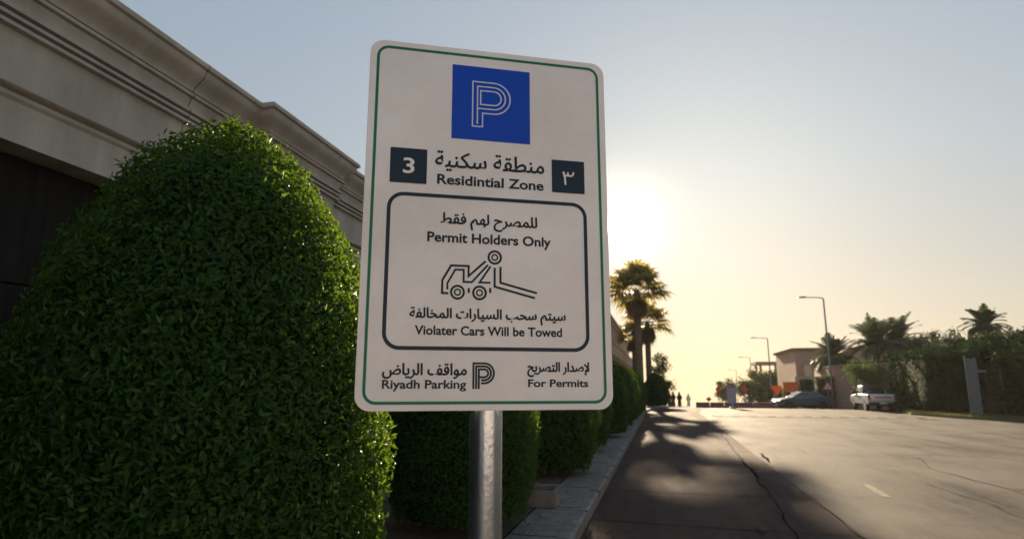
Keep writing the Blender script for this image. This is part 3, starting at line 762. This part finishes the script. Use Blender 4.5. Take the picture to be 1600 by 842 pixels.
tag(npmesh('grass', [(Vg, Tg, rng.random(len(gp)), 0)], M['grass']), 'dry short grass along the right verge', 'grass', kind='stuff')

def box_hedge(name, label, p0, p1, th, H, mt, n, ln, wob=.15, zb=.1, group=None, cat='hedge', taper=0):
    p0 = Vector(p0); p1 = Vector(p1); d = p1-p0; Lh = d.length; ang = math.atan2(d.y, d.x)
    root = thing(name, label, cat, ((p0.x+p1.x)/2, (p0.y+p1.y)/2, zb), ang, group)
    A = [Lh*H, Lh*H, Lh*th, th*H, th*H]; A = np.array(A)/sum(A)
    f = rng.choice(5, n, p=A); u = rng.uniform(-.5, .5, n); v = rng.uniform(-.5, .5, n); hz = rng.random(n)
    hh = H*(1-taper*(u+.5))
    pos = np.zeros((n, 3)); N = np.zeros((n, 3))
    for k, (sx, sy, sz) in enumerate(((0, -1, 0), (0, 1, 0), (0, 0, 1), (-1, 0, 0), (1, 0, 0))):
        q = f == k
        pos[q, 0] = np.where(sx == 0, u[q]*Lh, sx*Lh/2); pos[q, 1] = np.where(sy == 0, v[q]*th, sy*th/2)
        hq = H*(1-taper*(pos[q, 0]/Lh+.5)); pos[q, 2] = np.where(sz == 0, hz[q]*hq, hq); N[q] = (sx, sy, sz)
    w_ = wob*(np.sin(pos[:, 0]*1.7+1)*np.sin(pos[:, 2]*2.1+pos[:, 0])+.6*np.sin(pos[:, 0]*4.1+pos[:, 2]*3.3+pos[:, 1]*3))
    pos += N*(w_-.12*rng.random(n)+.03)[:, None]; pos[:, 2] = np.maximum(pos[:, 2], .02)
    ch = [(*leaves(pos, N, ln, ln*.55), 0)]
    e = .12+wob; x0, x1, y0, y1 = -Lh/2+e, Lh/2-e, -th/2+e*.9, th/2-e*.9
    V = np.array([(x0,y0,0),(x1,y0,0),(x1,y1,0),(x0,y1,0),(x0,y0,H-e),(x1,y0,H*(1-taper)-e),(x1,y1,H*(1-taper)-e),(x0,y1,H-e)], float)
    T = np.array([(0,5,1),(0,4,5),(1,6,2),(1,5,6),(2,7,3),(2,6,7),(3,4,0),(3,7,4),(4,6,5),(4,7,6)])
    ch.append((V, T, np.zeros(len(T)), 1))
    npmesh('foliage', ch, [M[mt], M['twig']], root)
    return root
# perimeter wall on the right
pw = thing('perimeter_wall', 'long pink rendered garden wall behind the pickup and street trees', 'wall', (14.9, 60.5, 0))
mb = MB(); mb.sweep([(.6, 9), (0, 0), (3.1, -8.8), (9.2, -24)], [(-.15, -.5), (.1, -.5), (.1, .5), (.06, .52), (.06, 3.35), (.12, 3.37), (.12, 3.5), (-.2, 3.5), (-.2, -.5)][::1])
mb.build('wall_face', M['pinkwall'], pw)
box_hedge('boundary_hedge', 'wide loose dark hedge between the pickup and the grey garden gate', (16.3, 48.0), (17.1, 40.7), 1.7, 3.55, 'leaf_dark', 15000, .15, .22)
box_hedge('boundary_hedge', 'dense dark hedge right of the grey garden gate, cut by the picture edge', (18.2, 39.2), (23.5, 29.5), 1.8, 3.5, 'leaf_dark', 17000, .15, .22)
leafy_tree('bush', 'light green bush just right of the white pickup', (16.6, 49.2, 0), 2.7, 1.25, 'leaf_light', 2600, .16, .12, cat='bush', clumps=26, seed=12)
leafy_tree('street_tree', 'small light green street tree over the white pickup cab', (15.5, 53.5, 0), 3.75, 1.65, 'leaf_light', 3800, .17, .36, clumps=34, seed=13, rt=.07)
# garden gate in the hedge
gg = thing('garden_gate', 'weathered grey gate in the gap between the dark hedges', 'gate', (17.35, 39.75, .1), R(-48))
mb = MB()
for k in range(3): mb.box((-.62+k*.17, -.03, .05), (-.46+k*.17, .03, 3.15-.05*(k % 2)))
gl = mb.build('gate_leaf', M['wood_grey'], gg)
for z in (.6, 2.3):
    mb = MB(); mb.box((-.62, .031, z), (-.12, .06, z+.1)); mb.build('rail', M['wood_grey'], gl)
for x in (-.70, .98):
    mb = MB(); mb.tube([(x, 0, 0), (x, 0, 3.3 if x < 0 else 2.55)], .05, 8); mb.build('post', M['steel'], gg)
mb = MB(); mb.box((-.10, -.03, 2.35), (.95, .03, 2.45)); mb.build('lintel', M['steel'], gg)
# dark trees whose crowns hang over the hedges
for k, (x, y, H, Rr, lb) in enumerate([(18.2, 50.6, 4.15, 1.9, 'dark dense tree overhanging the pink wall, leftmost of the row above the hedges'), (19.0, 46.6, 4.5, 2.1, 'dark dense tree overhanging the hedge, second of the row right of the pickup'),
        (19.7, 42.6, 4.75, 2.2, 'dark dense tree overhanging the hedge just left of the grey garden gate'), (20.6, 38.6, 4.95, 2.3, 'dark dense tree overhanging the hedge just right of the grey garden gate'), (22.0, 34.6, 5.0, 2.3, 'dark dense tree overhanging the hedge at the right picture edge')]):
    leafy_tree('overhanging_tree', lb, (x, y, 0), H, Rr, 'leaf_dark', 8000, .19, .6, seed=60+k, clumps=46, squash=.6, group='dark trees overhanging the hedges')
# palms and trees behind the wall
date_palm('date_palm', 'broad feathery date palm, left of the pair behind the pink wall', (19.4, 63, 0), 5.2, .28, 3.0, seed=21, up=25, group='date palms behind the pink wall')
date_palm('date_palm', 'broad feathery date palm, right of the pair behind the pink wall', (22.0, 65.5, 0), 5.6, .28, 3.1, seed=22, up=25, group='date palms behind the pink wall')
date_palm('date_palm', 'low drooping date palm beside the tallest lamp post', (16.3, 65, 0), 4.4, .24, 2.5, seed=23, up=0, group='date palms behind the pink wall')
date_palm('date_palm', 'dark spiky palm standing alone above the dark hedge trees', (23.4, 52, 0), 5.95, .24, 1.7, seed=24, up=20, nf=44, group='date palms behind the pink wall')
leafy_tree('leafy_tree', 'bushy tree right of the paired date palms', (25.2, 67, 0), 7.5, 2.3, 'leaf_olive', 5200, .26, .3, seed=31)
leafy_tree('leafy_tree', 'thin airy tree top between the date palms and the spiky palm', (27.2, 66, 0), 7.6, 1.5, 'leaf_olive', 900, .24, .45, seed=32, clumps=18)
leafy_tree('leafy_tree', 'low dark tree left of the spiky palm', (24.0, 57, 0), 6.1, 2.3, 'leaf_dark', 5200, .24, .25, seed=33)
leafy_tree('leafy_tree', 'dark tree behind the row, right of the spiky palm', (26.3, 52, 0), 5.9, 2.0, 'leaf_dark', 5200, .24, .25, seed=34)
leafy_tree('leafy_tree', 'dark tall tree behind the row at the right picture edge', (28.2, 50, 0), 6.0, 2.2, 'leaf_dark', 5200, .24, .25, seed=35)
leafy_tree('leafy_tree', 'dark leafy tree below the paired date palms', (20.6, 61.5, 0), 4.9, 2.4, 'leaf_dark', 4600, .22, .1, seed=36)
leafy_tree('leafy_tree', 'dense dark tree above the wall left of the overhanging row', (21.5, 56, 0), 4.9, 2.3, 'leaf_dark', 4200, .22, .1, seed=37)
for k, (x, y, H, Rr, lb) in enumerate([(12.6, 96, 5.6, 2.4, 'hazy far tree, leftmost in the clump beyond the orange boards'), (15.2, 100, 6.6, 2.8, 'tallest hazy far tree, under the second lamp post'),
        (17.6, 98, 6.3, 2.7, 'hazy far tree in front of the pavilion'), (20.5, 101, 6.8, 2.7, 'hazy far tree right of the pavilion'), (11.6, 118, 5.4, 2.2, 'smallest hazy tree, farthest along the right kerb')]):
    leafy_tree('leafy_tree', lb, (x, y, gz(y)), H, Rr, 'leaf_olive', 3200, .32, .08, seed=40+k)
# clipped blocks and columns by the villa
box_hedge('hedge_block', 'wide tall clipped hedge block behind the warning sign', (13.75, 61.2), (16.1, 60.2), 1.1, 2.75, 'leaf_dark', 4200, .13, .03, zb=gz(60))
box_hedge('hedge_block', 'narrower clipped hedge block behind the sedan roof', (12.55, 62.0), (13.5, 61.6), 1.0, 2.55, 'leaf_dark', 2400, .13, .03, zb=gz(61))
for k, (x, y, lb) in enumerate([(9.9, 68.2, 'clipped hedge column, leftmost of the row behind the orange boards'), (10.75, 68, 'clipped hedge column, second from left behind the orange boards'), (11.6, 67.8, 'clipped hedge column between the two orange boards'), (12.5, 68.5, 'clipped hedge column right behind the larger orange board')]):
    box_hedge('hedge_column', lb, (x-.32, y), (x+.32, y-.05), .6, 2.0, 'leaf_dark', 1100, .13, .03, zb=gz(68), group='clipped hedge columns')
# villa on the right
v = thing('villa', 'flat-roofed pink villa of stepped blocks behind the sedan', 'villa', (15.4, 73, gz(73)))
mb = MB(); mb.box((-.2, 4, -1), (12, 16, 6.4)); mb.build('upper_block', M['villa'], v)
mb = MB(); mb.box((.6, 0, -1), (9, 3.998, 4.65)); mb.box((-.9, 1.2, -1), (.598, 3.997, 3.4)); mb.build('front_block', M['villa_pale'], v)
mb = MB(); mb.sweep([(-.2, 16.02), (-.2, 3.98), (12.02, 3.98)][::-1], [(-.3, 6.66), (.1, 6.66), (.1, 6.4), (-.3, 6.4)]); mb.sweep([(.58, -.02), (9.02, -.02)][::-1], [(-.3, 4.86), (.06, 4.86), (.06, 4.66), (-.3, 4.66)]); mb.build('parapet', M['villa'], v)
mb = MB(); mb.prism([(.2, 4.7), (1.6, 5.6), (3.2, 5.9), (5, 5.6), (6.4, 4.7)], 3.7, 3.99, 0, 'xz'); mb.build('arched_pediment', M['villa'], v)
for (x, z) in ((-.72, 1.2), (2.4, 2.6), (5, 2.6)):
    yy = 1.2 if x < 0 else 0
    mb = MB(); mb.box((x, yy-.05, z), (x+1.1, yy-.002, z+1.3)); f = mb.build('window', M['roof'], v)
    mb = MB(); mb.box((x+.1, yy-.06, z+.1), (x+1.0, yy-.051, z+1.2)); mb.build('pane', M['glass'], f)
pv = thing('roof_pavilion', 'small flat-roofed villa with an open roof pavilion beyond the far trees', 'villa', (15.6, 108, gz(108)))
mb = MB(); mb.box((0, 0, -1), (6, 6, 5.4)); mb.build('walls', M['villa_pale'], pv)
for x, y in ((.3, .3), (5.4, .3), (.3, 5.4), (5.4, 5.4), (2.6, .3)):
    mb = MB(); mb.box((x, y, 5.4), (x+.35, y+.35, 6.9)); mb.build('column', M['villa_pale'], pv)
mb = MB(); mb.box((-.3, -.3, 6.9), (6.3, 6.3, 7.35)); mb.build('roof', M['roof'], pv)

# street lamps
def lamp(label, x, y, H):
    t = thing('street_lamp', label, 'street lamp', (x, y, gz(y)), 0, 'street lamps along the right side')
    mb = MB(); mb.tube([(0, 0, 0), (0, 0, .9)], .13, 10); mb.tube([(0, 0, .9), (0, 0, H-.15), (-.05, 0, H)], [.10, .065, .06], 10); mb.build('pole', M['lampgrey'], t, smooth=True)
    mb = MB(); mb.tube([(-.02, 0, H-.02), (-.4, 0, H+.06), (-1.5, 0, H+.12)], [.05, .045, .04], 8); a = mb.build('arm', M['lampgrey'], t, smooth=True)
    mb = MB(); mb.prism([(-2.15, H+.07), (-1.45, H+.07), (-1.4, H+.15), (-1.6, H+.21), (-2.1, H+.17)], -.14, .14, 0, 'xz'); mb.build('lamp_head', M['lampgrey'], a, bevel=.02)
lamp('tallest-looking street lamp, nearest, beside the pink villa', 14.65, 60, 9.75)
lamp('second street lamp, above the far trees and pavilion', 13.7, 85, 8.75)
lamp('third street lamp, thin in the glow left of the far trees', 16.5, 123, 9.1)
lamp('farthest and shortest-looking street lamp near the orange flags', 19.0, 168, 9.3)

# signs and barriers at the far works
def board_sign(name, label, cat, x, y, bw, z0, z1, m, tri=False, legs=2, group=None, rz=-.1):
    t = thing(name, label, cat, (x, y, gz(y)), rz, group)
    mb = MB()
    if tri == 'down': mb.prism([(-bw/2, z1), (bw/2, z1), (bw/2, z1-.25), (.12, z0), (-.12, z0), (-bw/2, z1-.25)], -.02, .02, 0, 'xz')
    elif tri == 'diamond': mb.prism([(0, z0), (bw/2, (z0+z1)/2), (0, z1), (-bw/2, (z0+z1)/2)], -.02, .02, 0, 'xz')
    else: mb.box((-bw/2, -.02, z0), (bw/2, .02, z1))
    mb.build('board', m, t, bevel=.01)
    for k in range(legs):
        x_ = 0 if legs == 1 else (-bw*.32 if k == 0 else bw*.32)
        mb = MB(); mb.tube([(x_, .05, 0), (x_, .05, z0+.25)], .03, 6); mb.build('leg', M['steel'], t)
    return t
board_sign('roadworks_sign', 'red-orange diamond board, leftmost on the far road', 'sign', 6.45, 75, .72, 1.55, 2.55, M['redor'], 'diamond', 1, 'orange roadworks signs')
board_sign('roadworks_sign', 'narrow red-orange upright board beside the pale pedestal panel', 'sign', 7.45, 75, .34, 1.4, 2.6, M['redor'], False, 1, 'orange roadworks signs')
board_sign('roadworks_sign', 'orange-red diamond board right of the pale pedestal panel', 'sign', 8.6, 70, .72, 1.45, 2.4, M['redor'], 'diamond', 1, 'orange roadworks signs')
board_sign('roadworks_sign', 'small bright orange board tapering down, left of the larger one', 'sign', 11.2, 66.5, .95, 1.3, 2.2, M['orange'], 'down', 1, 'orange roadworks signs')
board_sign('roadworks_sign', 'largest bright orange board on two legs, left of the sedan bonnet', 'sign', 12.25, 65, 1.35, 1.55, 2.5, M['orange'], False, 2, 'orange roadworks signs')
board_sign('roadworks_sign', 'low red-orange board resting near the far barriers', 'sign', 5.6, 79, .7, .7, 1.3, M['redor'], 'diamond', 1, 'orange roadworks signs')
for k in range(7):
    x = 3.75+k*1.27
    lb = ['leftmost maroon barrier block across the far road', 'second maroon barrier block from the left, under the red-orange boards', 'maroon barrier block just left of the pale pedestal panel', 'maroon barrier block just right of the pale pedestal panel', 'fifth maroon barrier block, left of the hedge columns', 'sixth maroon barrier block, in front of the hedge columns', 'rightmost maroon barrier block, against the sedan bonnet'][k]
    y = 60.8+k*.14
    mb = MB(); mb.prism([(-.28, 0), (.28, 0), (.26, .16), (.12, .25), (.09, .52), (-.09, .52), (-.12, .25), (-.26, .16)], -.6, .6, 0, 'yz')
    o = mb.build('road_barrier', M['maroon'], bevel=.02); o.location = (x, y, gz(y)); o.rotation_euler = (0, 0, R(5))
    tag(o, lb, 'barrier', 'maroon barriers across the far road')
pt = thing('pedestal_panel', 'pale upright pedestal panel with a dark cap standing on the far road', 'panel', (5.55, 53.2, gz(53)), R(3))
mb = MB(); mb.prism([(-.33, .42), (.33, .42), (.36, 1.62), (-.36, 1.62)], -.08, .08, 0, 'xz'); mb.build('panel', M['lilac'], pt, bevel=.02)
mb = MB(); mb.box((-.375, -.09, 1.621), (.375, .09, 1.80)); mb.build('cap', M['greycap'], pt, bevel=.02)
mb = MB(); mb.tube([(0, 0, .1), (0, 0, .42)], .09, 10); mb.build('stem', M['lilac'], pt)
mb = MB(); mb.prism([(-.26, 0), (.26, 0), (.18, .12), (-.18, .12)], -.2, .2, 0, 'xz'); mb.build('base', M['greycap'], pt, bevel=.01)
# triangular warning sign
ws = thing('warning_sign', 'triangular red and white warning sign in front of the hedge block', 'sign', (14.0, 58.6, gz(58.6)), R(-12))
mb = MB(); mb.tube([(0, .05, 0), (0, .05, 2.25)], .04, 8); mb.build('pole', M['lampgrey'], ws)
mb = MB(); mb.prism([(-.5, 1.55), (.5, 1.55), (0, 2.42)], -.015, .015, 0, 'xz'); tri = mb.build('sign_face', M['redband'], ws, bevel=.01)
mb = MB(); mb.prism([(-.29, 1.67), (.29, 1.67), (0, 2.18)], -.019, -.0155, 0, 'xz'); mb.build('field', M['cloth_white'], tri)
mb = MB(); mb.box((-.035, -.022, 1.72), (.035, -.0195, 1.95)); mb.build('symbol', M['black'], tri)

# ------------------------------------------------------------------ cars
def wheel(root, x, y, r, wd):
    s = 1 if y > 0 else -1
    mb = MB(); mb.lathe([(r*.62, -wd/2), (r*.92, -wd/2), (r, -wd*.36), (r, wd*.36), (r*.92, wd/2), (r*.62, wd/2)], (x, y, r), 24, 0, 'y')
    wo = mb.build('wheel', M['tyre'], root, smooth=True)
    mb = MB(); mb.lathe([(.001, s*wd*.30), (r*.2, s*wd*.34), (r*.22, s*wd*.25), (r*.56, s*wd*.36), (r*.63, s*wd*.46), (r*.63, s*wd*.3), (.001, s*wd*.2)], (x, y, r), 20, 0, 'y'); mb.build('rim', M['rim'], wo, smooth=True)
def lower_body(prof, hw, arches, r):
    """side profile with wheel arches cut into its lower edge, extruded and rounded across the width"""
    bot = []
    zs = prof[0][1]
    for cx in arches:
        bot += [(cx-r*1.13*math.cos(math.pi*k/10), max(zs, r+r*1.13*math.sin(math.pi*k/10))) for k in range(11)]
    return prof + [(x, z) for x, z in reversed(bot)]
def ring_mesh(mb, poly, hws, zb):
    n = len(poly); i0 = len(mb.v); secs = hws
    for f, s in secs:
        for x, z in poly: mb.v.append((x*1.0, f*1.0, zb+(z-zb)*s))
    for k in range(len(secs)-1):
        for j in range(n):
            a = i0+k*n+j; b = i0+k*n+(j+1) % n; mb.f.append((a, b, b+n, a+n)); mb.m.append(0)
    mb.f.append(tuple(i0+j for j in range(n))[::-1]); mb.m.append(0); e = i0+(len(secs)-1)*n; mb.f.append(tuple(e+j for j in range(n))); mb.m.append(0)
def cabin(mb, base, top, hb, ht, zb, zt):
    """frustum: base (x0,x1) at zb half-width hb; top (x0,x1) at zt half-width ht"""
    P = [(base[0], -hb, zb), (base[1], -hb, zb), (base[1], hb, zb), (base[0], hb, zb), (top[0], -ht, zt), (top[1], -ht, zt), (top[1], ht, zt), (top[0], ht, zt)]
    i = len(mb.v); mb.v += P
    for q in ((4,5,6,7),(0,1,5,4),(1,2,6,5),(2,3,7,6),(3,0,4,7),(0,3,2,1)): mb.f.append(tuple(i+k for k in q)); mb.m.append(0)
    return P
def pane(root, name, P4, inset, m, off, parent=None):
    a, b, c, d = [Vector(p) for p in P4]; ce = (a+b+c+d)/4; n = (b-a).cross(d-a).normalized()
    if n.dot(ce-Vector((ce.x*.8, 0, ce.z*.7))) < 0: n = -n
    mb = MB(); F = [p+(ce-p).normalized()*inset+n*off for p in (a, b, c, d)]
    mb.face(F); mb.face([p-n*.012 for p in F][::-1])
    for k in range(4): mb.face([F[k], F[(k+1) % 4], F[(k+1) % 4]-n*.012, F[k]-n*.012])
    return mb.build(name, m, parent or root)
# sedan: +x is its front
sd_ = thing('sedan_car', 'slate blue sedan seen side-on, crossing the far road', 'car', (11.85, 58.9, gz(58.9)), R(180+11))
prof = [(-2.38, .30), (-2.44, .55), (-2.42, .90), (-2.30, 1.0), (-1.70, 1.05), (-.9, 1.02), (.75, .98), (1.5, .90), (2.1, .78), (2.36, .62), (2.42, .42), (2.38, .28)]
lb_ = lower_body([(-2.38, .26)]+prof[1:-1]+[(2.38, .26)], .9, [1.42, -1.40], .33)
pp = [(x, z) for x, z in prof[:-1]]+[(2.38, .26)]
def with_arches(top, arches, r, zs):
    o = list(top)
    for cx in sorted(arches, reverse=True):
        o += [(cx+r*1.14*math.cos(math.pi*k/10), max(zs, r+r*1.14*math.sin(math.pi*k/10))) for k in range(11)]
    return o
poly = with_arches([(-2.36, .24)]+prof[1:-1]+[(2.36, .24)], [1.42, -1.40], .33, .24)
mb = MB(); ring_mesh(mb, poly, [(-.90, .92), (-.86, 1.0), (.86, 1.0), (.90, .92)], .4)
mb.build('body', M['carblue'], sd_, bevel=.03)
mb = MB(); P = cabin(mb, (-1.85, 1.05), (-1.05, .15), .80, .60, .985, 1.44); cb = mb.build('cabin', M['carblue'], sd_, bevel=.05)
pane(sd_, 'windscreen', [P[1], P[2], P[6], P[5]], .09, M['carglass'], .006); pane(sd_, 'rear_window', [P[0], P[3], P[7], P[4]], .09, M['carglass'], .006)
for s, (i0, i1, i2, i3) in ((-1, (0, 1, 5, 4)), (1, (3, 2, 6, 7))):
    a, b, c, d = [Vector(P[k]) for k in (i0, i1, i2, i3)]
    md, mu = a.lerp(b, .53), d.lerp(c, .47)
    pane(sd_, 'side_window', [md, b, c, mu], .075, M['carglass'], .006); pane(sd_, 'side_window', [a, md, mu, d], .075, M['carglass'], .006)
    for x in (.15, -.85):
        mb = MB(); mb.box((x-.09, s*.904-.012, .84), (x+.09, s*.904+.012, .865)); mb.build('door_handle', M['carblue'], sd_)
    mb = MB(); mb.box((.78, s*.96-.09, .98), (.95, s*.96+.09, 1.10)); mb.build('wing_mirror', M['carblue'], sd_, bevel=.03)
    mb = MB(); mb.box((2.18, s*.66-.17, .60), (2.40, s*.66+.17, .72)); mb.build('headlight', M['headlight'], sd_, bevel=.03)
    mb = MB(); mb.box((-2.45, s*.66-.18, .74), (-2.30, s*.66+.18, .88)); mb.build('tail_light', M['taillight'], sd_, bevel=.02)
    for x in (1.42, -1.40): wheel(sd_, x, s*.80, .33, .21)
mb = MB(); mb.box((-2.0, -.70, .22), (2.0, .70, .42)); mb.build('underbody', M['black'], sd_)
mb = MB(); mb.box((2.37, -.45, .34), (2.43, .45, .52)); mb.build('grille', M['black'], sd_)
# pickup: +x is its front, driven away from the camera
pk = thing('pickup_truck', 'white pickup truck parked with its tailgate towards the camera', 'pickup truck', (15.0, 50.6, gz(50)), R(90-3))
r = .37
prof = [(-2.55, .55), (-2.58, .75), (-2.58, 1.12), (-2.54, 1.16), (-.55, 1.16), (1.1, 1.14), (1.9, 1.08), (2.4, .98), (2.58, .80), (2.6, .5)]
poly = with_arches([(-2.5, .48)]+prof[1:-1]+[(2.56, .48)], [1.65, -1.55], r, .48)
mb = MB(); ring_mesh(mb, poly, [(-.91, .94), (-.88, 1.0), (.88, 1.0), (.91, .94)], .6); mb.build('body', M['carwhite'], pk, bevel=.025)
mb = MB(); mb.box((-2.45, -.76, 1.161), (-.62, .76, 1.168)); mb.build('bed_opening', M['black'], pk)
mb = MB(); P = cabin(mb, (-.55, 1.55), (-.35, .75), .82, .68, 1.15, 1.76); mb.build('cabin', M['carwhite'], pk, bevel=.05)
pane(pk, 'windscreen', [P[1], P[2], P[6], P[5]], .1, M['carglass'], .006); pane(pk, 'rear_window', [P[0], P[3], P[7], P[4]], .08, M['carglass'], .006)
for s, (i0, i1, i2, i3) in ((-1, (0, 1, 5, 4)), (1, (3, 2, 6, 7))):
    a, b, c, d = [Vector(P[k]) for k in (i0, i1, i2, i3)]
    md, mu = a.lerp(b, .45), d.lerp(c, .5)
    pane(pk, 'side_window', [md, b, c, mu], .08, M['carglass'], .006); pane(pk, 'side_window', [a, md, mu, d], .08, M['carglass'], .006)
    mb = MB(); mb.box((-2.60, s*.82-.08, .78), (-2.48, s*.82+.08, 1.12)); mb.build('tail_light', M['taillight'], pk, bevel=.015)
    mb = MB(); mb.box((.98, s*1.0-.11, 1.14), (1.1, s*1.0+.11, 1.36)); mb.build('wing_mirror', M['black'], pk, bevel=.03)
    mb = MB(); mb.box((2.42, s*.7-.16, .82), (2.60, s*.7+.16, .98)); mb.build('headlight', M['headlight'], pk, bevel=.02)
    for x in (1.65, -1.55): wheel(pk, x, s*.79, r, .25)
    for x in (.1, 1.0):
        mb = MB(); mb.box((x-.09, s*.914-.012, .98), (x+.09, s*.914+.012, 1.01)); mb.build('door_handle', M['black'], pk)
mb = MB(); mb.box((-2.595, -.68, .74), (-2.575, .68, 1.10)); tg = mb.build('tailgate', M['carwhite'], pk, bevel=.01)
mb = MB(); mb.box((-2.605, -.5, .92), (-2.596, .5, 1.0)); mb.build('stripe', M['redband'], tg)
mb = MB(); mb.box((-2.68, -.86, .46), (-2.50, .86, .62)); bp_ = mb.build('rear_bumper', M['black'], pk, bevel=.02)
mb = MB(); mb.box((-2.688, -.22, .50), (-2.681, .22, .60)); mb.build('number_plate', M['cloth_white'], bp_)
mb = MB(); mb.box((-2.3, -.68, .36), (2.3, .68, .6)); mb.build('chassis', M['black'], pk)
for s in (-1, 1):
    mb = MB(); mb.box((-.72, s*.62-.03, 1.16), (-.64, s*.62+.03, 1.72)); mb.build('roll_bar_leg', M['black'], pk)
mb = MB(); mb.box((-.72, -.65, 1.7), (-.64, .65, 1.76)); mb.build('roll_bar', M['black'], pk)

# ------------------------------------------------------------------ people far down the kerb
def person(label, x, y, rz, robe, head, stride=.14):
    me = bpy.data.meshes.new('person')
    V = [(0,0,.95),(0,0,1.15),(0,.01,1.38),(0,.01,1.48),(0,-.01,1.57),(0,-.015,1.68),
         (.10,0,.90),(.11,-stride,.50),(.11,-stride*.9,.08),(.11,-stride*.9-.13,.04),(-.10,0,.90),(-.11,stride*.6,.50),(-.11,stride*1.3,.09),(-.11,stride*1.3-.12,.04),
         (.18,0,1.40),(.24,.04,1.12),(.22,-.06,.88),(-.18,0,1.40),(-.24,-.04,1.12),(-.22,-.12,.90)]
    E_ = [(0,1),(1,2),(2,3),(3,4),(4,5),(0,6),(6,7),(7,8),(8,9),(0,10),(10,11),(11,12),(12,13),(2,14),(14,15),(15,16),(2,17),(17,18),(18,19)]
    rad = [.13,.12,.14,.06,.09,.085,.09,.065,.045,.035,.09,.065,.045,.035,.065,.045,.035,.065,.045,.035]
    me.from_pydata(V, E_, []); o = bpy.data.objects.new('person', me); C.objects.link(o)
    md = o.modifiers.new('skin', 'SKIN'); o.modifiers.new('sub', 'SUBSURF').levels = 1
    for i, q in enumerate(me.skin_vertices[0].data): q.radius = (rad[i], rad[i]); q.use_root = i == 0
    bpy.context.view_layer.update()
    m2 = bpy.data.meshes.new_from_object(o.evaluated_get(bpy.context.evaluated_depsgraph_get())); o.modifiers.clear(); o.data = m2
    m2.materials.clear(); m2.materials.append(M['skin']); m2.polygons.foreach_set('use_smooth', [True]*len(m2.polygons))
    o.location = (x, y, gz(y)+.0); o.rotation_euler = (0, 0, rz); tag(o, label, 'person', 'people walking along the far kerb')
    mb = MB(); i0 = 0
    for rx, ry, z in ((.24,.27,.16),(.21,.23,.5),(.19,.17,.95),(.18,.15,1.15),(.22,.15,1.36),(.17,.12,1.46),(.075,.08,1.51)):
        for j in range(14): mb.v.append((rx*math.cos(2*math.pi*j/14), ry*math.sin(2*math.pi*j/14), z))
    for k in range(6):
        for j in range(14): mb.f.append((k*14+j, k*14+(j+1) % 14, (k+1)*14+(j+1) % 14, (k+1)*14+j)); mb.m.append(0)
    for s in (1, -1): mb.tube([(s*.19, 0, 1.40), (s*.25, s*.03, 1.12), (s*.23, -.05, .95)], [.085, .07, .065], 8)
    mb.build('robe', M[robe], o, smooth=True)
    mb = MB(); mb.lathe([(.13, 1.42), (.125, 1.55), (.125, 1.68), (.10, 1.77), (.03, 1.80)], (0, .015, 0), 12)
    # leave the face open: the cloth sits behind the forehead
    mb.v = [(x, max(y, -.045), z) if z < 1.70 else (x, y, z) for x, y, z in mb.v]
    mb.build('head_cloth', M[head], o, smooth=True)
    return o
person('person in a dark robe and white head cloth nearest the far kerb', .95, 74, .3, 'cloth_dark', 'cloth_white')
person('person in dark robe and dark head cloth beside the white head cloth', 1.38, 75.5, -.4, 'cloth_dark', 'cloth_dark')
person('person in all dark clothes walking alone on the far road edge', 2.12, 77, 2.8, 'cloth_dark', 'cloth_dark', .2)
person('small distant person in white robe beyond the lone walker', 3.6, 88, .2, 'cloth_white', 'cloth_white', .2)

# ------------------------------------------------------------------ dusty air
mb = MB(); mb.box((-60, -20, -12), (110, 330, 13)); hz_ = mb.build('haze', [])
hm = bpy.data.materials.new('haze'); hm.use_nodes = True; t = hm.node_tree; t.nodes.clear()
oo = t.nodes.new('ShaderNodeOutputMaterial'); pvn = t.nodes.new('ShaderNodeVolumePrincipled')
pvn.inputs['Color'].default_value = (.97, .93, .86, 1); pvn.inputs['Density'].default_value = .00024; pvn.inputs['Anisotropy'].default_value = .2
t.links.new(pvn.outputs[0], oo.inputs['Volume']); hz_.data.materials.append(hm)
tag(hz_, 'thin dusty air over the road', 'haze', kind='stuff')
